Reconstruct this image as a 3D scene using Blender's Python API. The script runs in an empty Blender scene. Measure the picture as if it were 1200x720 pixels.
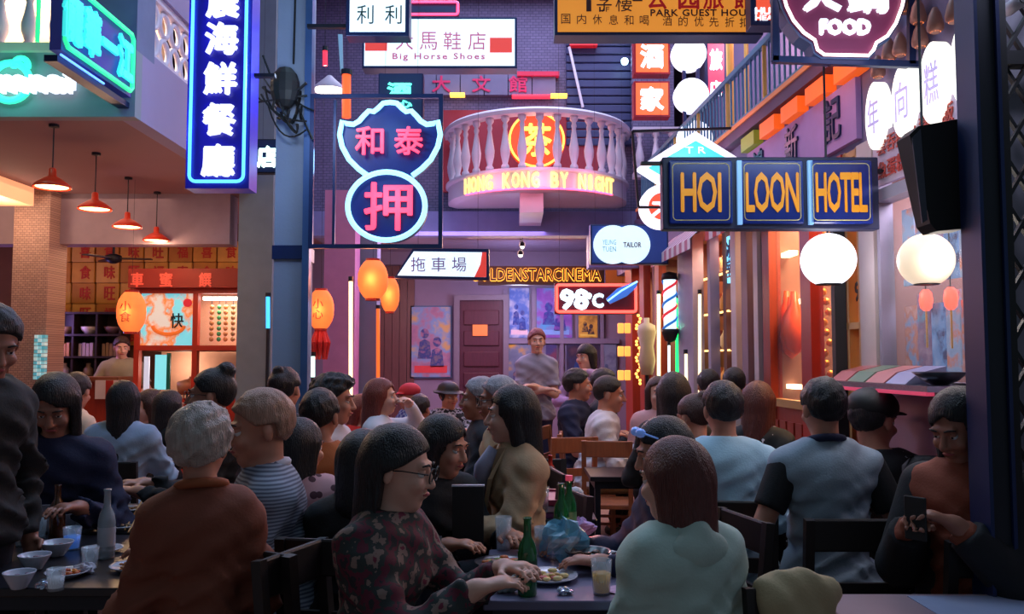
import bpy, math, random
import numpy as np
from mathutils import Vector, Matrix
random.seed(7); rng = np.random.default_rng(7)
SC = bpy.context.scene; COL = SC.collection
# ---------------------------------------------------------------- camera
PITCH = math.radians(3.5); FPX = 1000.0; CAMZ = 1.5
cam = bpy.data.cameras.new('camera'); cam.lens = 30.0; cam.sensor_width = 36.0; cam.clip_end = 200
camo = bpy.data.objects.new('camera', cam); COL.objects.link(camo)
camo.location = (0, 0, CAMZ); camo.rotation_euler = (math.pi/2 + PITCH, 0, 0)
SC.camera = camo
# ---------------------------------------------------------------- world, exposure
w = bpy.data.worlds.new('night'); SC.world = w; w.use_nodes = True
w.node_tree.nodes['Background'].inputs[0].default_value = (0.27, 0.37, 0.46, 1)
w.node_tree.nodes['Background'].inputs[1].default_value = 0.30
SC.view_settings.view_transform = 'Standard'; SC.view_settings.look = 'None'
SC.view_settings.exposure = 0.0; SC.view_settings.gamma = 1.0
SC.view_settings.use_curve_mapping = False
SC.cycles.use_denoising = True
SC.cycles.max_bounces = 6; SC.cycles.diffuse_bounces = 3; SC.cycles.glossy_bounces = 3
SC.cycles.transmission_bounces = 4; SC.cycles.transparent_max_bounces = 8
SC.cycles.sample_clamp_indirect = 4.0; SC.cycles.caustics_reflective = False; SC.cycles.caustics_refractive = False

def light(name, kind, loc, energy, color, size=0.3, rot=(0, 0, 0), sy=None):
    l = bpy.data.lights.new(name, kind); l.energy = energy; l.color = color
    if kind == 'AREA':
        l.size = size
        if sy: l.shape = 'RECTANGLE'; l.size_y = sy
    else: l.shadow_soft_size = size
    o = bpy.data.objects.new(name, l); COL.objects.link(o); o.location = loc; o.rotation_euler = rot
    return o
R = math.radians
# fill lights added overhead and in the rooms to brighten hall, walls and crowd
light('overhead_fill', 'AREA', (0.3, 8.6, 6.4), 210, (0.66, 0.68, 1.0), 3.0, (R(-12), 0, 0), 3)
light('overhead_fill', 'AREA', (-0.3, 5.2, 6.3), 100, (0.48, 0.72, 1.0), 2.5, (0, 0, 0), 2.5)
light('overhead_fill', 'AREA', (-5.0, 8.0, 3.15), 26, (1.0, 0.62, 0.42), 3.0, (0, 0, 0), 3)
light('overhead_fill', 'AREA', (0.2, 11.6, 3.05), 55, (1.0, 0.55, 0.5), 1.6, (R(-20), 0, 0), 0.8)
light('tile_wall_lamp', 'AREA', (-4.9, 9.6, 2.9), 30, (1.0, 0.66, 0.34), 2.6, (R(-55), 0, 0), .3)  # added light aimed at the ochre panels to brighten them
light('stanchion_fill', 'POINT', (1.85, 2.6, 3.0), 9, (.7, .75, 1), .1)  # added to lighten the grey wall behind the lattice gate
light('passage_fill', 'POINT', (0.1, 11.7, 2.35), 34, (.62, .62, 1), .15)  # added pair of point lights, lifts the dark passage ceiling
light('passage_fill', 'POINT', (-1.6, 11.3, 2.3), 22, (1, .6, .62), .15)
light('column_wash', 'POINT', (-1.35, 5.3, 3.3), 22, (.6, .76, 1), .15)  # extra light to make the centre column paler, no fitting there
light('balcony_wash', 'POINT', (-.9, 9.7, 2.6), 12, (.75, .5, 1), .15)
light('gallery_fill', 'POINT', (2.1, 7.6, 4.6), 40, (1, .62, .6), .2)  # added fill for the recessed wall behind the railing
light('gallery_fill', 'POINT', (2.1, 5.6, 4.6), 25, (.7, .5, 1), .2)
light('overhead_fill', 'AREA', (-0.6, 9.9, 3.05), 45, (0.75, 0.45, 1.0), 2.0, (0, 0, 0), 1.0)
light('overhead_fill', 'AREA', (0.0, 2.2, 4.6), 7, (0.55, 0.75, 0.95), 2.5, (R(18), 0, 0), 2.5)

# ---------------------------------------------------------------- helpers
def P(px, py, Y):
    dx = (px - 600) / FPX; dz = (360 - py) / FPX
    y = math.cos(PITCH) - dz * math.sin(PITCH); z = math.sin(PITCH) + dz * math.cos(PITCH)
    k = Y / y
    return Vector((dx * k, Y, CAMZ + z * k))
def XR(Y): return 1.85 - 0.06 * (Y - 4.3)          # the right-hand shop fronts
RWALL = math.atan2(-0.06, 1)

def tag(o, label=None, cat=None, group=None, kind=None):
    if label: o['label'] = label
    if cat: o['category'] = cat
    if group: o['group'] = group
    if kind: o['kind'] = kind
    return o
def thing(name, label, cat, loc=(0, 0, 0), rotz=0, group=None):
    o = bpy.data.objects.new(name, None); COL.objects.link(o); o.empty_display_size = 0.1
    o.location = loc; o.rotation_euler = (0, 0, rotz)
    return tag(o, label, cat, group)

class MB:
    def __init__(s, M=None): s.v = []; s.f = []; s.M = M
    def add(s, vs, fs):
        b = len(s.v)
        if s.M is not None: vs = [s.M @ Vector(v) for v in vs]
        s.v += [tuple(v) for v in vs]; s.f += [tuple(i + b for i in f) for f in fs]; return s
    def box(s, x0, x1, y0, y1, z0, z1, ch=0.0):
        if ch > 0:   # chamfered in plan
            c = ch
            pts = [(x0+c, y0), (x1-c, y0), (x1, y0+c), (x1, y1-c), (x1-c, y1), (x0+c, y1), (x0, y1-c), (x0, y0+c)]
            vs = []
            for z, k in ((z0, c), (z0+c, 0), (z1-c, 0), (z1, c)):
                cx, cy = (x0+x1)/2, (y0+y1)/2
                for (x, y) in pts:
                    vs.append((x - math.copysign(k*.7, x-cx), y - math.copysign(k*.7, y-cy), z))
            fs = [tuple(range(7, -1, -1)), tuple(range(24, 32))]
            for r in range(3):
                for i in range(8): fs.append((r*8+i, r*8+(i+1) % 8, r*8+8+(i+1) % 8, r*8+8+i))
            return s.add(vs, fs)
        vs = [(x0,y0,z0),(x1,y0,z0),(x1,y1,z0),(x0,y1,z0),(x0,y0,z1),(x1,y0,z1),(x1,y1,z1),(x0,y1,z1)]
        return s.add(vs, [(3,2,1,0),(4,5,6,7),(0,1,5,4),(1,2,6,5),(2,3,7,6),(3,0,4,7)])
    def bar(s, a, b, w, h=None, up=(0, 0, 1)):
        a, b = Vector(a), Vector(b); h = h or w; d = (b - a).normalized(); u = Vector(up)
        if abs(d.dot(u)) > .95: u = Vector((1, 0, 0))
        sd = d.cross(u).normalized(); u = sd.cross(d)
        vs = [p + sd*(i*w/2) + u*(j*h/2) for p in (a, b) for (i, j) in ((-1,-1),(1,-1),(1,1),(-1,1))]
        return s.add(vs, [(0,1,2,3),(7,6,5,4),(0,4,5,1),(1,5,6,2),(2,6,7,3),(3,7,4,0)])
    def tube(s, pts, r, n=8, closed=False, caps=True):
        pts = [Vector(p) for p in pts]; m = len(pts); rs = r if isinstance(r, (list, tuple)) else [r]*m
        vs = []; pu = None
        for i, p in enumerate(pts):
            if closed: d = pts[(i+1) % m] - pts[i-1]
            else: d = pts[min(i+1, m-1)] - pts[max(i-1, 0)]
            if d.length < 1e-9: d = Vector((0,0,1))
            d.normalize()
            if pu is None:
                pu = Vector((0,0,1)) if abs(d.z) < .9 else Vector((1,0,0))
            u = (pu - d*pu.dot(d))
            if u.length < 1e-6: u = d.orthogonal()
            u.normalize(); pu = u; sd = d.cross(u)
            for k in range(n):
                a = 2*math.pi*k/n; vs.append(p + (u*math.cos(a) + sd*math.sin(a))*rs[i])
        fs = []
        for i in range(m if closed else m-1):
            j = (i+1) % m
            for k in range(n): fs.append((i*n+k, i*n+(k+1) % n, j*n+(k+1) % n, j*n+k))
        if caps and not closed: fs += [tuple(range(n-1, -1, -1)), tuple((m-1)*n+k for k in range(n))]
        return s.add(vs, fs)
    def lathe(s, prof, c=(0,0,0), n=16, a0=0, a1=2*math.pi, axis='z', caps=True):
        full = abs(a1-a0) > 6.28; vs = []; cnt = n if full else n+1
        for (r, z) in prof:
            for k in range(cnt):
                a = a0 + (a1-a0)*k/n
                if axis == 'z': q = (c[0]+r*math.cos(a), c[1]+r*math.sin(a), c[2]+z)
                elif axis == 'y': q = (c[0]+r*math.cos(a), c[1]+z, c[2]+r*math.sin(a))
                else: q = (c[0]+z, c[1]+r*math.cos(a), c[2]+r*math.sin(a))
                vs.append(q)
        fs = []; m = len(prof)
        for i in range(m-1):
            for k in range(n):
                k2 = (k+1) % cnt; fs.append((i*cnt+k, i*cnt+k2, (i+1)*cnt+k2, (i+1)*cnt+k))
        if full and caps:
            if prof[0][0] > 1e-5: fs.append(tuple(range(cnt-1, -1, -1)))
            if prof[-1][0] > 1e-5: fs.append(tuple((m-1)*cnt+k for k in range(cnt)))
        return s.add(vs, fs)
    def prism(s, pts, y0, y1):          # polygon in x-z, thickness along y
        n = len(pts)
        vs = [(x, y0, z) for x, z in pts] + [(x, y1, z) for x, z in pts]
        fs = [tuple(range(n)), tuple(range(2*n-1, n-1, -1))] + [(i, n+i, n+(i+1) % n, (i+1) % n) for i in range(n)]
        return s.add(vs, fs)
    def ball(s, c, r, n=12, sq=1.0):
        rr = r if isinstance(r, (tuple, list)) else (r, r, r); prof = []
        m = max(4, n//2); vs = []; fs = []
        for i in range(m+1):
            t = math.pi*i/m
            for k in range(n):
                a = 2*math.pi*k/n
                vs.append((c[0]+rr[0]*math.sin(t)*math.cos(a), c[1]+rr[1]*math.sin(t)*math.sin(a), c[2]-rr[2]*math.cos(t)))
        for i in range(m):
            for k in range(n): fs.append((i*n+k, i*n+(k+1) % n, (i+1)*n+(k+1) % n, (i+1)*n+k))
        return s.add(vs, fs)
    def disc(s, c, r, y0, y1, n=32, rz=None):
        return s.prism([(c[0]+r*math.cos(2*math.pi*k/n), c[1]+(rz or r)*math.sin(2*math.pi*k/n)) for k in range(n)], y0, y1)
    def text(s, body, c, w, h, depth=0.006, bold=0.0, keep=False, spacing=1.0):
        """lettering in the x-z plane facing -y, fitted to the box w x h centred on c"""
        cu = bpy.data.curves.new('t', 'FONT'); cu.body = body; cu.extrude = 0.5; cu.resolution_u = 2
        cu.offset = 0; cu.space_character = spacing; cu.space_line = 1.0
        o = bpy.data.objects.new('t', cu); COL.objects.link(o)
        dg = bpy.context.evaluated_depsgraph_get(); me = bpy.data.meshes.new_from_object(o.evaluated_get(dg))
        vs = [v.co.copy() for v in me.vertices]; fs = [tuple(p.vertices) for p in me.polygons]
        bpy.data.objects.remove(o); bpy.data.curves.remove(cu); bpy.data.meshes.remove(me)
        if not vs: return s
        x0, x1 = min(v.x for v in vs), max(v.x for v in vs); y0, y1 = min(v.y for v in vs), max(v.y for v in vs)
        kx, ky = w/(x1-x0), h/(y1-y0)
        if keep: kx = ky = min(kx, ky)
        for ox, oz, oy in ([(0, 0, 0), (1, .3, .0006), (-1, -.3, .0012), (-.3, 1, .0018), (.3, -1, .0024)] if bold else [(0, 0, 0)]):
            s.add([(c[0]+(v.x-(x0+x1)/2+ox*bold)*kx, c[1]-v.z*depth-oy, c[2]+(v.y-(y0+y1)/2+oz*bold)*ky) for v in vs], fs)
        return s
    def build(s, name, mat, parent=None, smooth=False, local=False):
        me = bpy.data.meshes.new(name)
        vs = s.v
        off = Vector((0, 0, 0))
        if parent is not None and not local:
            q = parent
            while q is not None: off += q.location; q = q.parent
        elif parent is None and not local and s.v:
            a = np.array(s.v); off = Vector(((a[:,0].min()+a[:,0].max())/2, (a[:,1].min()+a[:,1].max())/2, a[:,2].min()))
        vs = [(x-off.x, y-off.y, z-off.z) for x, y, z in s.v]
        me.from_pydata(vs, [], s.f); me.update()
        if smooth: me.shade_smooth()
        if mat: me.materials.append(mat)
        o = bpy.data.objects.new(name, me); COL.objects.link(o)
        if parent is not None: o.parent = parent
        elif not local: o.location = off
        return o
def struct(name, mb, mat, parent=None, label=None, smooth=False):
    o = mb.build(name, mat, parent, smooth)
    if parent is None: o['kind'] = 'structure'
    if label: o['label'] = label
    return o
def dup(root, loc, rotz=None, label=None, group=None):
    r = root.copy(); COL.objects.link(r); r.location = loc
    if rotz is not None: r.rotation_euler = (0, 0, rotz)
    if label: r['label'] = label
    if group: r['group'] = group
    for ch in list(root.children):
        c = ch.copy(); COL.objects.link(c); c.parent = r
        for g in ch.children:
            d = g.copy(); COL.objects.link(d); d.parent = c
    return r
def arc(cx, cz, r, a0, a1, y, n=16, rz=None):
    return [(cx+r*math.cos(R(a0+(a1-a0)*k/n)), y, cz+(rz or r)*math.sin(R(a0+(a1-a0)*k/n))) for k in range(n+1)]

# ---------------------------------------------------------------- materials
def lin(c):
    return tuple(((x/255)/12.92 if x/255 <= .04045 else ((x/255+.055)/1.055)**2.4) for x in c)
MC = {}
def mat(name, rgb, rough=.6, metal=0, emit=0, ecol=None, nscale=8, namt=.15, bump=.0, bscale=60, alpha=1, trans=0, coat=0):
    if name in MC: return MC[name]
    m = bpy.data.materials.new(name); m.use_nodes = True; nt = m.node_tree; b = nt.nodes['Principled BSDF']
    c = lin(rgb); b.inputs['Roughness'].default_value = rough; b.inputs['Metallic'].default_value = metal
    tc = nt.nodes.new('ShaderNodeTexCoord')
    nz = nt.nodes.new('ShaderNodeTexNoise'); nz.inputs['Scale'].default_value = nscale; nz.inputs['Detail'].default_value = 4
    nt.links.new(tc.outputs['Object'], nz.inputs['Vector'])
    mx = nt.nodes.new('ShaderNodeMix'); mx.data_type = 'RGBA'
    mx.inputs['A'].default_value = (*[x*(1-namt) for x in c], 1); mx.inputs['B'].default_value = (*[min(1, x*(1+namt)) for x in c], 1)
    nt.links.new(nz.outputs['Fac'], mx.inputs['Factor']); nt.links.new(mx.outputs['Result'], b.inputs['Base Color'])
    if emit:
        b.inputs['Emission Color'].default_value = (*lin(ecol or rgb), 1); b.inputs['Emission Strength'].default_value = emit
    if bump:
        n2 = nt.nodes.new('ShaderNodeTexNoise'); n2.inputs['Scale'].default_value = bscale
        nt.links.new(tc.outputs['Object'], n2.inputs['Vector'])
        bp = nt.nodes.new('ShaderNodeBump'); bp.inputs['Strength'].default_value = bump; bp.inputs['Distance'].default_value = .01
        nt.links.new(n2.outputs['Fac'], bp.inputs['Height']); nt.links.new(bp.outputs['Normal'], b.inputs['Normal'])
    if trans: b.inputs['Transmission Weight'].default_value = trans
    if alpha < 1: b.inputs['Alpha'].default_value = alpha
    if coat: b.inputs['Coat Weight'].default_value = coat
    MC[name] = m; return m
def glow(name, rgb, strength): return mat(name, rgb, .4, emit=strength, namt=0)
def pattern(name, kind, cols, scale=20, rough=.8, emit=0, axis=2, seed=0, thr=None):
    """cloth and print patterns: stripes / spots / blotches / checks"""
    if name in MC: return MC[name]
    m = bpy.data.materials.new(name); m.use_nodes = True; nt = m.node_tree; b = nt.nodes['Principled BSDF']
    b.inputs['Roughness'].default_value = rough
    tc = nt.nodes.new('ShaderNodeTexCoord'); mp = nt.nodes.new('ShaderNodeMapping'); mp.inputs['Location'].default_value = (seed*1.7, seed*.9, seed*2.3)
    nt.links.new(tc.outputs['Object'], mp.inputs['Vector'])
    if kind == 'stripe':
        t = nt.nodes.new('ShaderNodeTexWave'); t.bands_direction = 'XYZ'[axis]; t.inputs['Scale'].default_value = scale
        t.inputs['Distortion'].default_value = .6; out = t.outputs['Fac']
    elif kind == 'spot':
        t = nt.nodes.new('ShaderNodeTexVoronoi'); t.inputs['Scale'].default_value = scale; out = t.outputs['Distance']
    elif kind == 'check':
        t = nt.nodes.new('ShaderNodeTexChecker'); t.inputs['Scale'].default_value = scale; out = t.outputs['Fac']
    elif kind == 'brick':
        t = nt.nodes.new('ShaderNodeTexBrick'); t.inputs['Scale'].default_value = scale
        t.inputs['Color1'].default_value = (1, 1, 1, 1); t.inputs['Color2'].default_value = (.7, .7, .7, 1); t.inputs['Mortar'].default_value = (0, 0, 0, 1)
        out = t.outputs['Color']
        mp.inputs['Rotation'].default_value = (R(90), 0, 0)
    else:
        t = nt.nodes.new('ShaderNodeTexNoise'); t.inputs['Scale'].default_value = scale; t.inputs['Detail'].default_value = 5; out = t.outputs['Fac']
    nt.links.new(mp.outputs['Vector'], t.inputs['Vector'])
    r = nt.nodes.new('ShaderNodeValToRGB'); r.color_ramp.interpolation = 'CONSTANT' if kind in ('spot', 'check', 'blotch') else 'LINEAR'
    lo, hi = thr or {'blotch': (.36, .62), 'spot': (0, .62), 'noise': (.35, .65)}.get(kind, (0, 1))
    n = len(cols)
    while len(r.color_ramp.elements) < n: r.color_ramp.elements.new(.5)
    for i, c in enumerate(cols):
        e = r.color_ramp.elements[i]; e.position = lo + (hi-lo)*i/max(1, n-1) if i else 0; e.color = (*lin(c), 1)
    nt.links.new(out, r.inputs['Fac']); nt.links.new(r.outputs['Color'], b.inputs['Base Color'])
    if emit:
        nt.links.new(r.outputs['Color'], b.inputs['Emission Color']); b.inputs['Emission Strength'].default_value = emit
    MC[name] = m; return m
def wood(name, rgb, rough=.5, scale=3):
    if name in MC: return MC[name]
    m = mat(name, rgb, rough, nscale=4, namt=.3); nt = m.node_tree
    nz = [n for n in nt.nodes if n.type == 'TEX_NOISE'][0]
    mp = nt.nodes.new('ShaderNodeMapping'); mp.inputs['Scale'].default_value = (14, 14, 1.5)
    tc = [n for n in nt.nodes if n.type == 'TEX_COORD'][0]
    nt.links.new(tc.outputs['Object'], mp.inputs['Vector']); nt.links.new(mp.outputs['Vector'], nz.inputs['Vector'])
    return m
def glass(name, tint=(235, 240, 250), alpha=.05, rough=.03):
    m = mat(name, tint, .12, alpha=alpha, namt=0); m.node_tree.nodes['Principled BSDF'].inputs['Specular IOR Level'].default_value = .15; return m
# ================================================================ the setting
m_floor = mat('floor_stone', (176, 138, 128), .55, nscale=5, namt=.18, bump=.15, bscale=40)
m_conc = mat('concrete_grey', (120, 122, 140), .8, nscale=3, namt=.12, bump=.1, bscale=25)
m_fascia = mat('fascia_plaster', (140, 150, 155), .8, nscale=2, namt=.1)
m_lilac = mat('lilac_plaster', (150, 140, 175), .8, nscale=2, namt=.12)
m_soffit = mat('soffit_plaster', (150, 112, 118), .85, nscale=1.5, namt=.08)
m_dark = mat('black_steel', (26, 30, 40), .45, .3, nscale=9, namt=.3)
m_navy = mat('navy_steel', (28, 44, 88), .4, .3, nscale=9, namt=.2)
m_white = mat('white_plaster', (205, 200, 215), .6, namt=.06)
m_backwall = mat('back_plaster', (140, 124, 150), .8, nscale=2.5, namt=.2)
m_brickp = pattern('purple_brick', 'brick', [(66, 64, 92), (112, 104, 138)], 7)
m_black = mat('matt_black', (18, 18, 20), .6, namt=.2)
m_wood = wood('brown_wood', (120, 68, 44)); m_dwood = wood('dark_wood', (44, 28, 26)); m_rwood = wood('red_wood', (150, 48, 26))
m_gold = mat('gold_metal', (220, 170, 80), .35, .8, namt=.1)
m_glass = glass('pane_glass')
m_redp = mat('red_paint', (170, 40, 30), .4)

struct('floor', MB().box(-9, 4, -1, 15, -.1, 0), m_floor)
struct('ceiling', MB().box(-9, 4, -1, 15, 6.6, 6.7), mat('ceiling_dark', (24, 26, 40), .9))
struct('ceiling_soffit', MB().box(-8, -2.78, 6.0, 12.6, 3.2, 3.28), m_soffit, label='dusty pink ceiling of the open restaurant')
BY = 12.8
struct('wall_back', MB().box(-8, 3, BY, BY+.2, 0, 6.6), m_backwall)
struct('wall_left', MB().box(-8.2, -8, -1, 13, 0, 6.6), m_conc)
# upper storey at the far end, above the covered passage
uf = MB(); uf.box(-2.65, 1.75, 10.5, 10.7, 3.2, 6.6)
struct('wall_upper_back', uf, m_brickp)
struct('ceiling_passage', MB().box(-2.65, 1.75, 10.5, BY, 3.12, 3.2), mat('passage_ceiling', (128, 112, 140), .8))
struct('beam_front', MB().box(-2.65, 1.75, 10.3, 10.5, 3.0, 3.3), mat('beam_paint', (120, 125, 175), .7))
struct('beam_left', MB().box(-8, -2.9, 8.7, 8.95, 2.68, 3.2), mat('beam_pinkgrey', (150, 130, 145), .8))
# left building upper storey
struct('wall_left_fascia', MB().box(-8, -2.65, 5.9, 6.0, 3.2, 3.68), m_fascia)
struct('wall_left_corner', MB().box(-2.95, -2.65, 5.9, 6.2, 3.68, 6.6), mat('corner_plaster', (110, 120, 150), .8))
ls = MB(); ls.box(-2.78, -2.65, 6.0, 6.2, 3.2, 3.68); ls.box(-2.78, -2.65, 6.2, 12.8, 3.2, 3.74); ls.box(-2.78, -2.65, 7.25, 12.8, 3.74, 6.6); ls.box(-2.78, -2.65, 6.2, 7.25, 4.25, 6.6)
struct('wall_left_side', ls, m_lilac)
struct('wall_left_recess', MB().box(-8, -2.95, 7.0, 7.1, 3.28, 6.6), mat('recess_plaster', (215, 185, 150), .8))
struct('trim_1', MB().box(-8, -2.9, 5.86, 6.05, 3.66, 3.72), mat('cream_trim', (225, 205, 185), .6))
light('balcony_lamp', 'AREA', (-4.3, 6.6, 4.9), 150, (1, .74, .5), 1.5, (0, 0, 0), .6)
light('balcony_lamp', 'POINT', (-3.0, 6.7, 4.3), 12, (1, .75, .55), .1)

# --- balustrade of white balusters over the left fascia
bprof = [(.045,0),(.045,.03),(.028,.05),(.05,.12),(.055,.17),(.035,.26),(.022,.33),(.03,.36),(.022,.385),(.045,.41),(.045,.44)]
t = thing('balustrade', 'warm-lit cream balustrade over the grey fascia at the upper left', 'balustrade', (-3.6, 5.98, 3.72))
MB().box(-5.6, -2.95, 5.92, 6.05, 4.16, 4.24).build('rail', m_white, t)
b0 = None
for i in range(13):
    x = -3.05 - i*.205
    if b0 is None:
        b0 = MB().lathe(bprof, (0, 0, 0), 14).build('baluster', m_white, t, True, True); b0.location = (x+3.6, 0, 0)
    else:
        c = b0.copy(); COL.objects.link(c); c.parent = t; c.location = (x+3.6, 0, 0)
# --- openwork panel in the side wall
t = thing('pierced_screen', 'warm-lit white pierced screen in the lilac side wall by the blue sign', 'screen', (-2.72, 6.7, 3.74))
fr = MB(); fr.box(-2.76, -2.68, 6.2, 7.25, 3.74, 3.78); fr.box(-2.76, -2.68, 6.2, 7.25, 4.2, 4.25); fr.build('frame', m_white, t)
for i in range(5):
    for j in range(2):
        MB().tube([(-2.72, 6.31+i*.21+.085*math.cos(a*math.pi/8), 3.885+j*.21+.09*math.sin(a*math.pi/8)) for a in range(16)], .022, 6, True).build('ring', m_white, t, True)

# --- mosaic pillar, plain columns
def column(n, x0, x1, Y, dy, z1, m): struct(n, MB().box(x0, x1, Y, Y+dy, 0, z1, .0), m)
column('column_mosaic', P(15, 300, 8.5).x, P(57, 300, 8.5).x, 8.5, .35, 3.2, pattern('mosaic', 'brick', [(100, 76, 76), (176, 140, 130)], 11))
column('column_grey', P(279, 300, 8.6).x, P(319, 300, 8.6).x, 8.6, .35, 6.6, mat('column_greygreen', (118, 130, 135), .8))
PX0, PX1 = P(321, 300, 6.2).x, P(357, 300, 6.2).x
column('column_centre', PX0, PX1, 6.2, .25, 6.6, mat('column_bluegrey', (140, 150, 172), .75, nscale=3, bump=.1))
struct('trim_2', MB().box(PX0-.01, PX1+.01, 6.18, 6.46, P(0, 304, 6.2).z, P(0, 288, 6.2).z), m_navy)
column('column_pink', P(380, 300, 9).x, P(416, 300, 9).x, 9, .3, 3.3, mat('pink_plaster', (190, 120, 160), .8))
column('column_slate', P(421, 300, 9.4).x, P(442, 300, 9.4).x, 9.4, .25, 3.3, m_conc)
# iron edge post by the centre column
tag(MB().box(PX1+.0, PX1+.05, 6.12, 6.2, 0, 6.6).build('steel_post', mat('blue_steel', (70, 100, 150), .4, .4), None), 'thin blue steel post on the edge of the centre column', 'post')

# --- back wall of the passage: timber cladding boards left, door, posters
t = thing('timber_cladding', 'brown vertical timber boards left of the far poster', 'cladding', (P(460, 400, BY).x, BY, 0))
x = P(425, 400, BY).x
for i in range(7):
    MB().box(x, x+.105, BY-.04-.008*(i % 2), BY, 0, 2.9).build('plank', wood('clad_wood', (104, 66, 66)), t); x += .112
D0, D1, DT = P(540, 0, BY-.1).x, P(590, 0, BY-.1).x, P(0, 352, BY-.1).z
t = thing('door_1', None, None, ((D0+D1)/2, BY-.1, 0)); t['kind'] = 'structure'
fr = MB(); fr.box(D0-.08, D0, BY-.12, BY, 0, DT+.08); fr.box(D1, D1+.08, BY-.12, BY, 0, DT+.08); fr.box(D0, D1, BY-.12, BY, DT, DT+.08)
fr.build('door_frame', mat('grey_frame', (120, 110, 130), .6), t)
m_dred = wood('maroon_wood', (80, 32, 50))
MB().box(D0, D1, BY-.07, BY-.02, 0, DT).build('door_leaf', m_dred, t)
for i in range(7): MB().box(D0+.06, D1-.06, BY-.095, BY-.07, .15+i*.31, .15+i*.31+.22, .01).build('panel', m_dred, t)
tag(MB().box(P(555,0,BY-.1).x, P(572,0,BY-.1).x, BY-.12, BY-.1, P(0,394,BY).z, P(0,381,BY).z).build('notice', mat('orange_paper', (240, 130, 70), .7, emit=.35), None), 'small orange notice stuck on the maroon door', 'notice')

def poster(px0, px1, py0, py1, Y, lab, cols, seed, frame=(60, 60, 80), title=None, fr=True, em=.06, sc=5):
    a, b = P(px0, py1, Y), P(px1, py0, Y); t = thing('poster', lab, 'poster', ((a.x+b.x)/2, Y, a.z))
    if fr:
        MB().box(a.x-.02, b.x+.02, Y, Y+.03, a.z-.02, b.z+.02).build('frame', mat('poster_frame_%d' % sum(frame), frame, .5), t)
    MB().box(a.x, b.x, Y-.012, Y, a.z, b.z).build('sheet', pattern('poster_print_%d' % seed, 'noise', cols, sc, seed=seed, emit=em, thr=(.3, .7)), t)
    wd, h = b.x-a.x, b.z-a.z
    if title:
        MB().box(a.x+.08*wd, b.x-.08*wd, Y-.016, Y-.012, a.z+.06*h, a.z+.16*h).build('title_block', mat('title_%d' % seed, title, .6, emit=.1), t)
    # two plain figures as the print's central shapes
    f = MB()
    for k, q in enumerate((.34, .66)):
        cx, cz = a.x+q*wd, a.z+(.62-.12*k)*h
        f.disc((cx, cz), .11*wd, Y-.018, Y-.012, 14, .1*wd*1.3)
        f.prism([(cx-.18*wd, cz-.36*h), (cx+.18*wd, cz-.36*h), (cx+.13*wd, cz-.12*h), (cx, cz-.08*h), (cx-.13*wd, cz-.12*h)], Y-.016, Y-.012)
    f.build('printed_figures', pattern('fig_print_%d' % seed, 'noise', [cols[-1], cols[0], cols[1]], 9, seed=seed+3, thr=(.35, .65)), t)
    return t
poster(482, 528, 360, 442, BY-.04, 'blue and pink framed film poster left of the maroon door', [(50,70,140),(170,120,150),(120,150,200),(200,160,110)], 1, (70, 100, 140), (210, 60, 70))
bp = [((597,620,338,396),'tall film poster above the standing man, white caption foot',[(40,60,150),(90,120,200),(200,200,220)],(220,190,210)),
      ((629,670,338,396),'purple and blue film poster above the standing woman, left half under the neon thermometer',[(60,50,150),(140,90,190),(80,160,220)],(120,160,230)),
      ((678,700,370,396),'small yellow poster below the temperature sign',[(60,50,60),(220,170,70),(120,80,50)],(230,200,90)),
      ((596,622,404,470),'blue-grey poster behind the standing man',[(70,70,120),(110,120,150),(200,150,60)],(120,130,160)),
      ((640,652,404,470),'narrow dark poster strip behind the standing man\'s arm',[(70,40,70),(60,60,120),(130,60,80)],(130,90,140)),
      ((664,702,404,470),'blue-topped dark poster behind the standing woman',[(30,70,140),(50,40,70),(90,60,80)],(60,110,190)),
      ((705,722,404,470),'pale blue poster at the right end of the far wall',[(90,110,150),(120,130,160),(80,80,120)],(120,140,180))]
for i, (q, lab, cols, ti) in enumerate(bp): poster(*q, BY-.04, lab, cols, 10+i, (110, 110, 140), ti)
# pilasters between the posters
for i, px in enumerate((592, 625, 657, 703)):
    a, b = P(px-2, 0, BY-.05), P(px+2, 0, BY-.05)
    struct('trim_%d' % (3+i), MB().box(a.x, b.x, BY-.06, BY, 0, 2.55), mat('pilaster', (130, 120, 150), .6))
struct('trim_8', MB().box(P(592,0,BY).x, P(722,0,BY).x, BY-.07, BY, P(0,403,BY).z, P(0,397,BY).z), mat('pilaster', (130, 120, 150), .6))

# --- upper back storey details: panels, red letters, shutter, red lamps
t = thing('panel_band', 'grey panels with faint red characters below the shoe shop sign', 'panelling', (P(560,100,10.45).x, 10.45, P(0,112,10.45).z))
for i in range(6):
    a, b = P(484+i*28, 112, 10.45), P(511+i*28, 86, 10.45)
    MB().box(a.x, b.x, 10.42, 10.5, a.z, b.z).build('panel', mat('grey_panel', (112, 110, 140), .7), t)
for i, (ch, px) in enumerate((('大', 517), ('文', 564), ('館', 607))):
    c = P(px, 98, 10.4); MB().text(ch, (c.x, 10.42, c.z), .22, .2, .02, .02).build('letter', mat('dull_red', (190, 30, 90), .5, emit=.25), t)
t = thing('wall_lamp_bar', 'thin glowing orange lamp bar on the wall left of the balcony', 'lamp', tuple(P(536, 111, 10.3)))
MB().box(P(528,0,10.3).x, P(545,0,10.3).x, 10.25, 10.35, P(0,113,10.3).z, P(0,110,10.3).z).build('tube', glow('orange_tube', (255, 170, 60), 4), t)
t = thing('wall_lamp_bar', 'thin glowing orange lamp bar on red panel above the balcony rail', 'lamp', tuple(P(655, 112, 10.3)))
MB().box(P(645,0,10.3).x, P(664,0,10.3).x, 10.25, 10.35, P(0,114,10.3).z, P(0,111,10.3).z).build('tube', glow('orange_tube', (255, 170, 60), 4), t)
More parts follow.
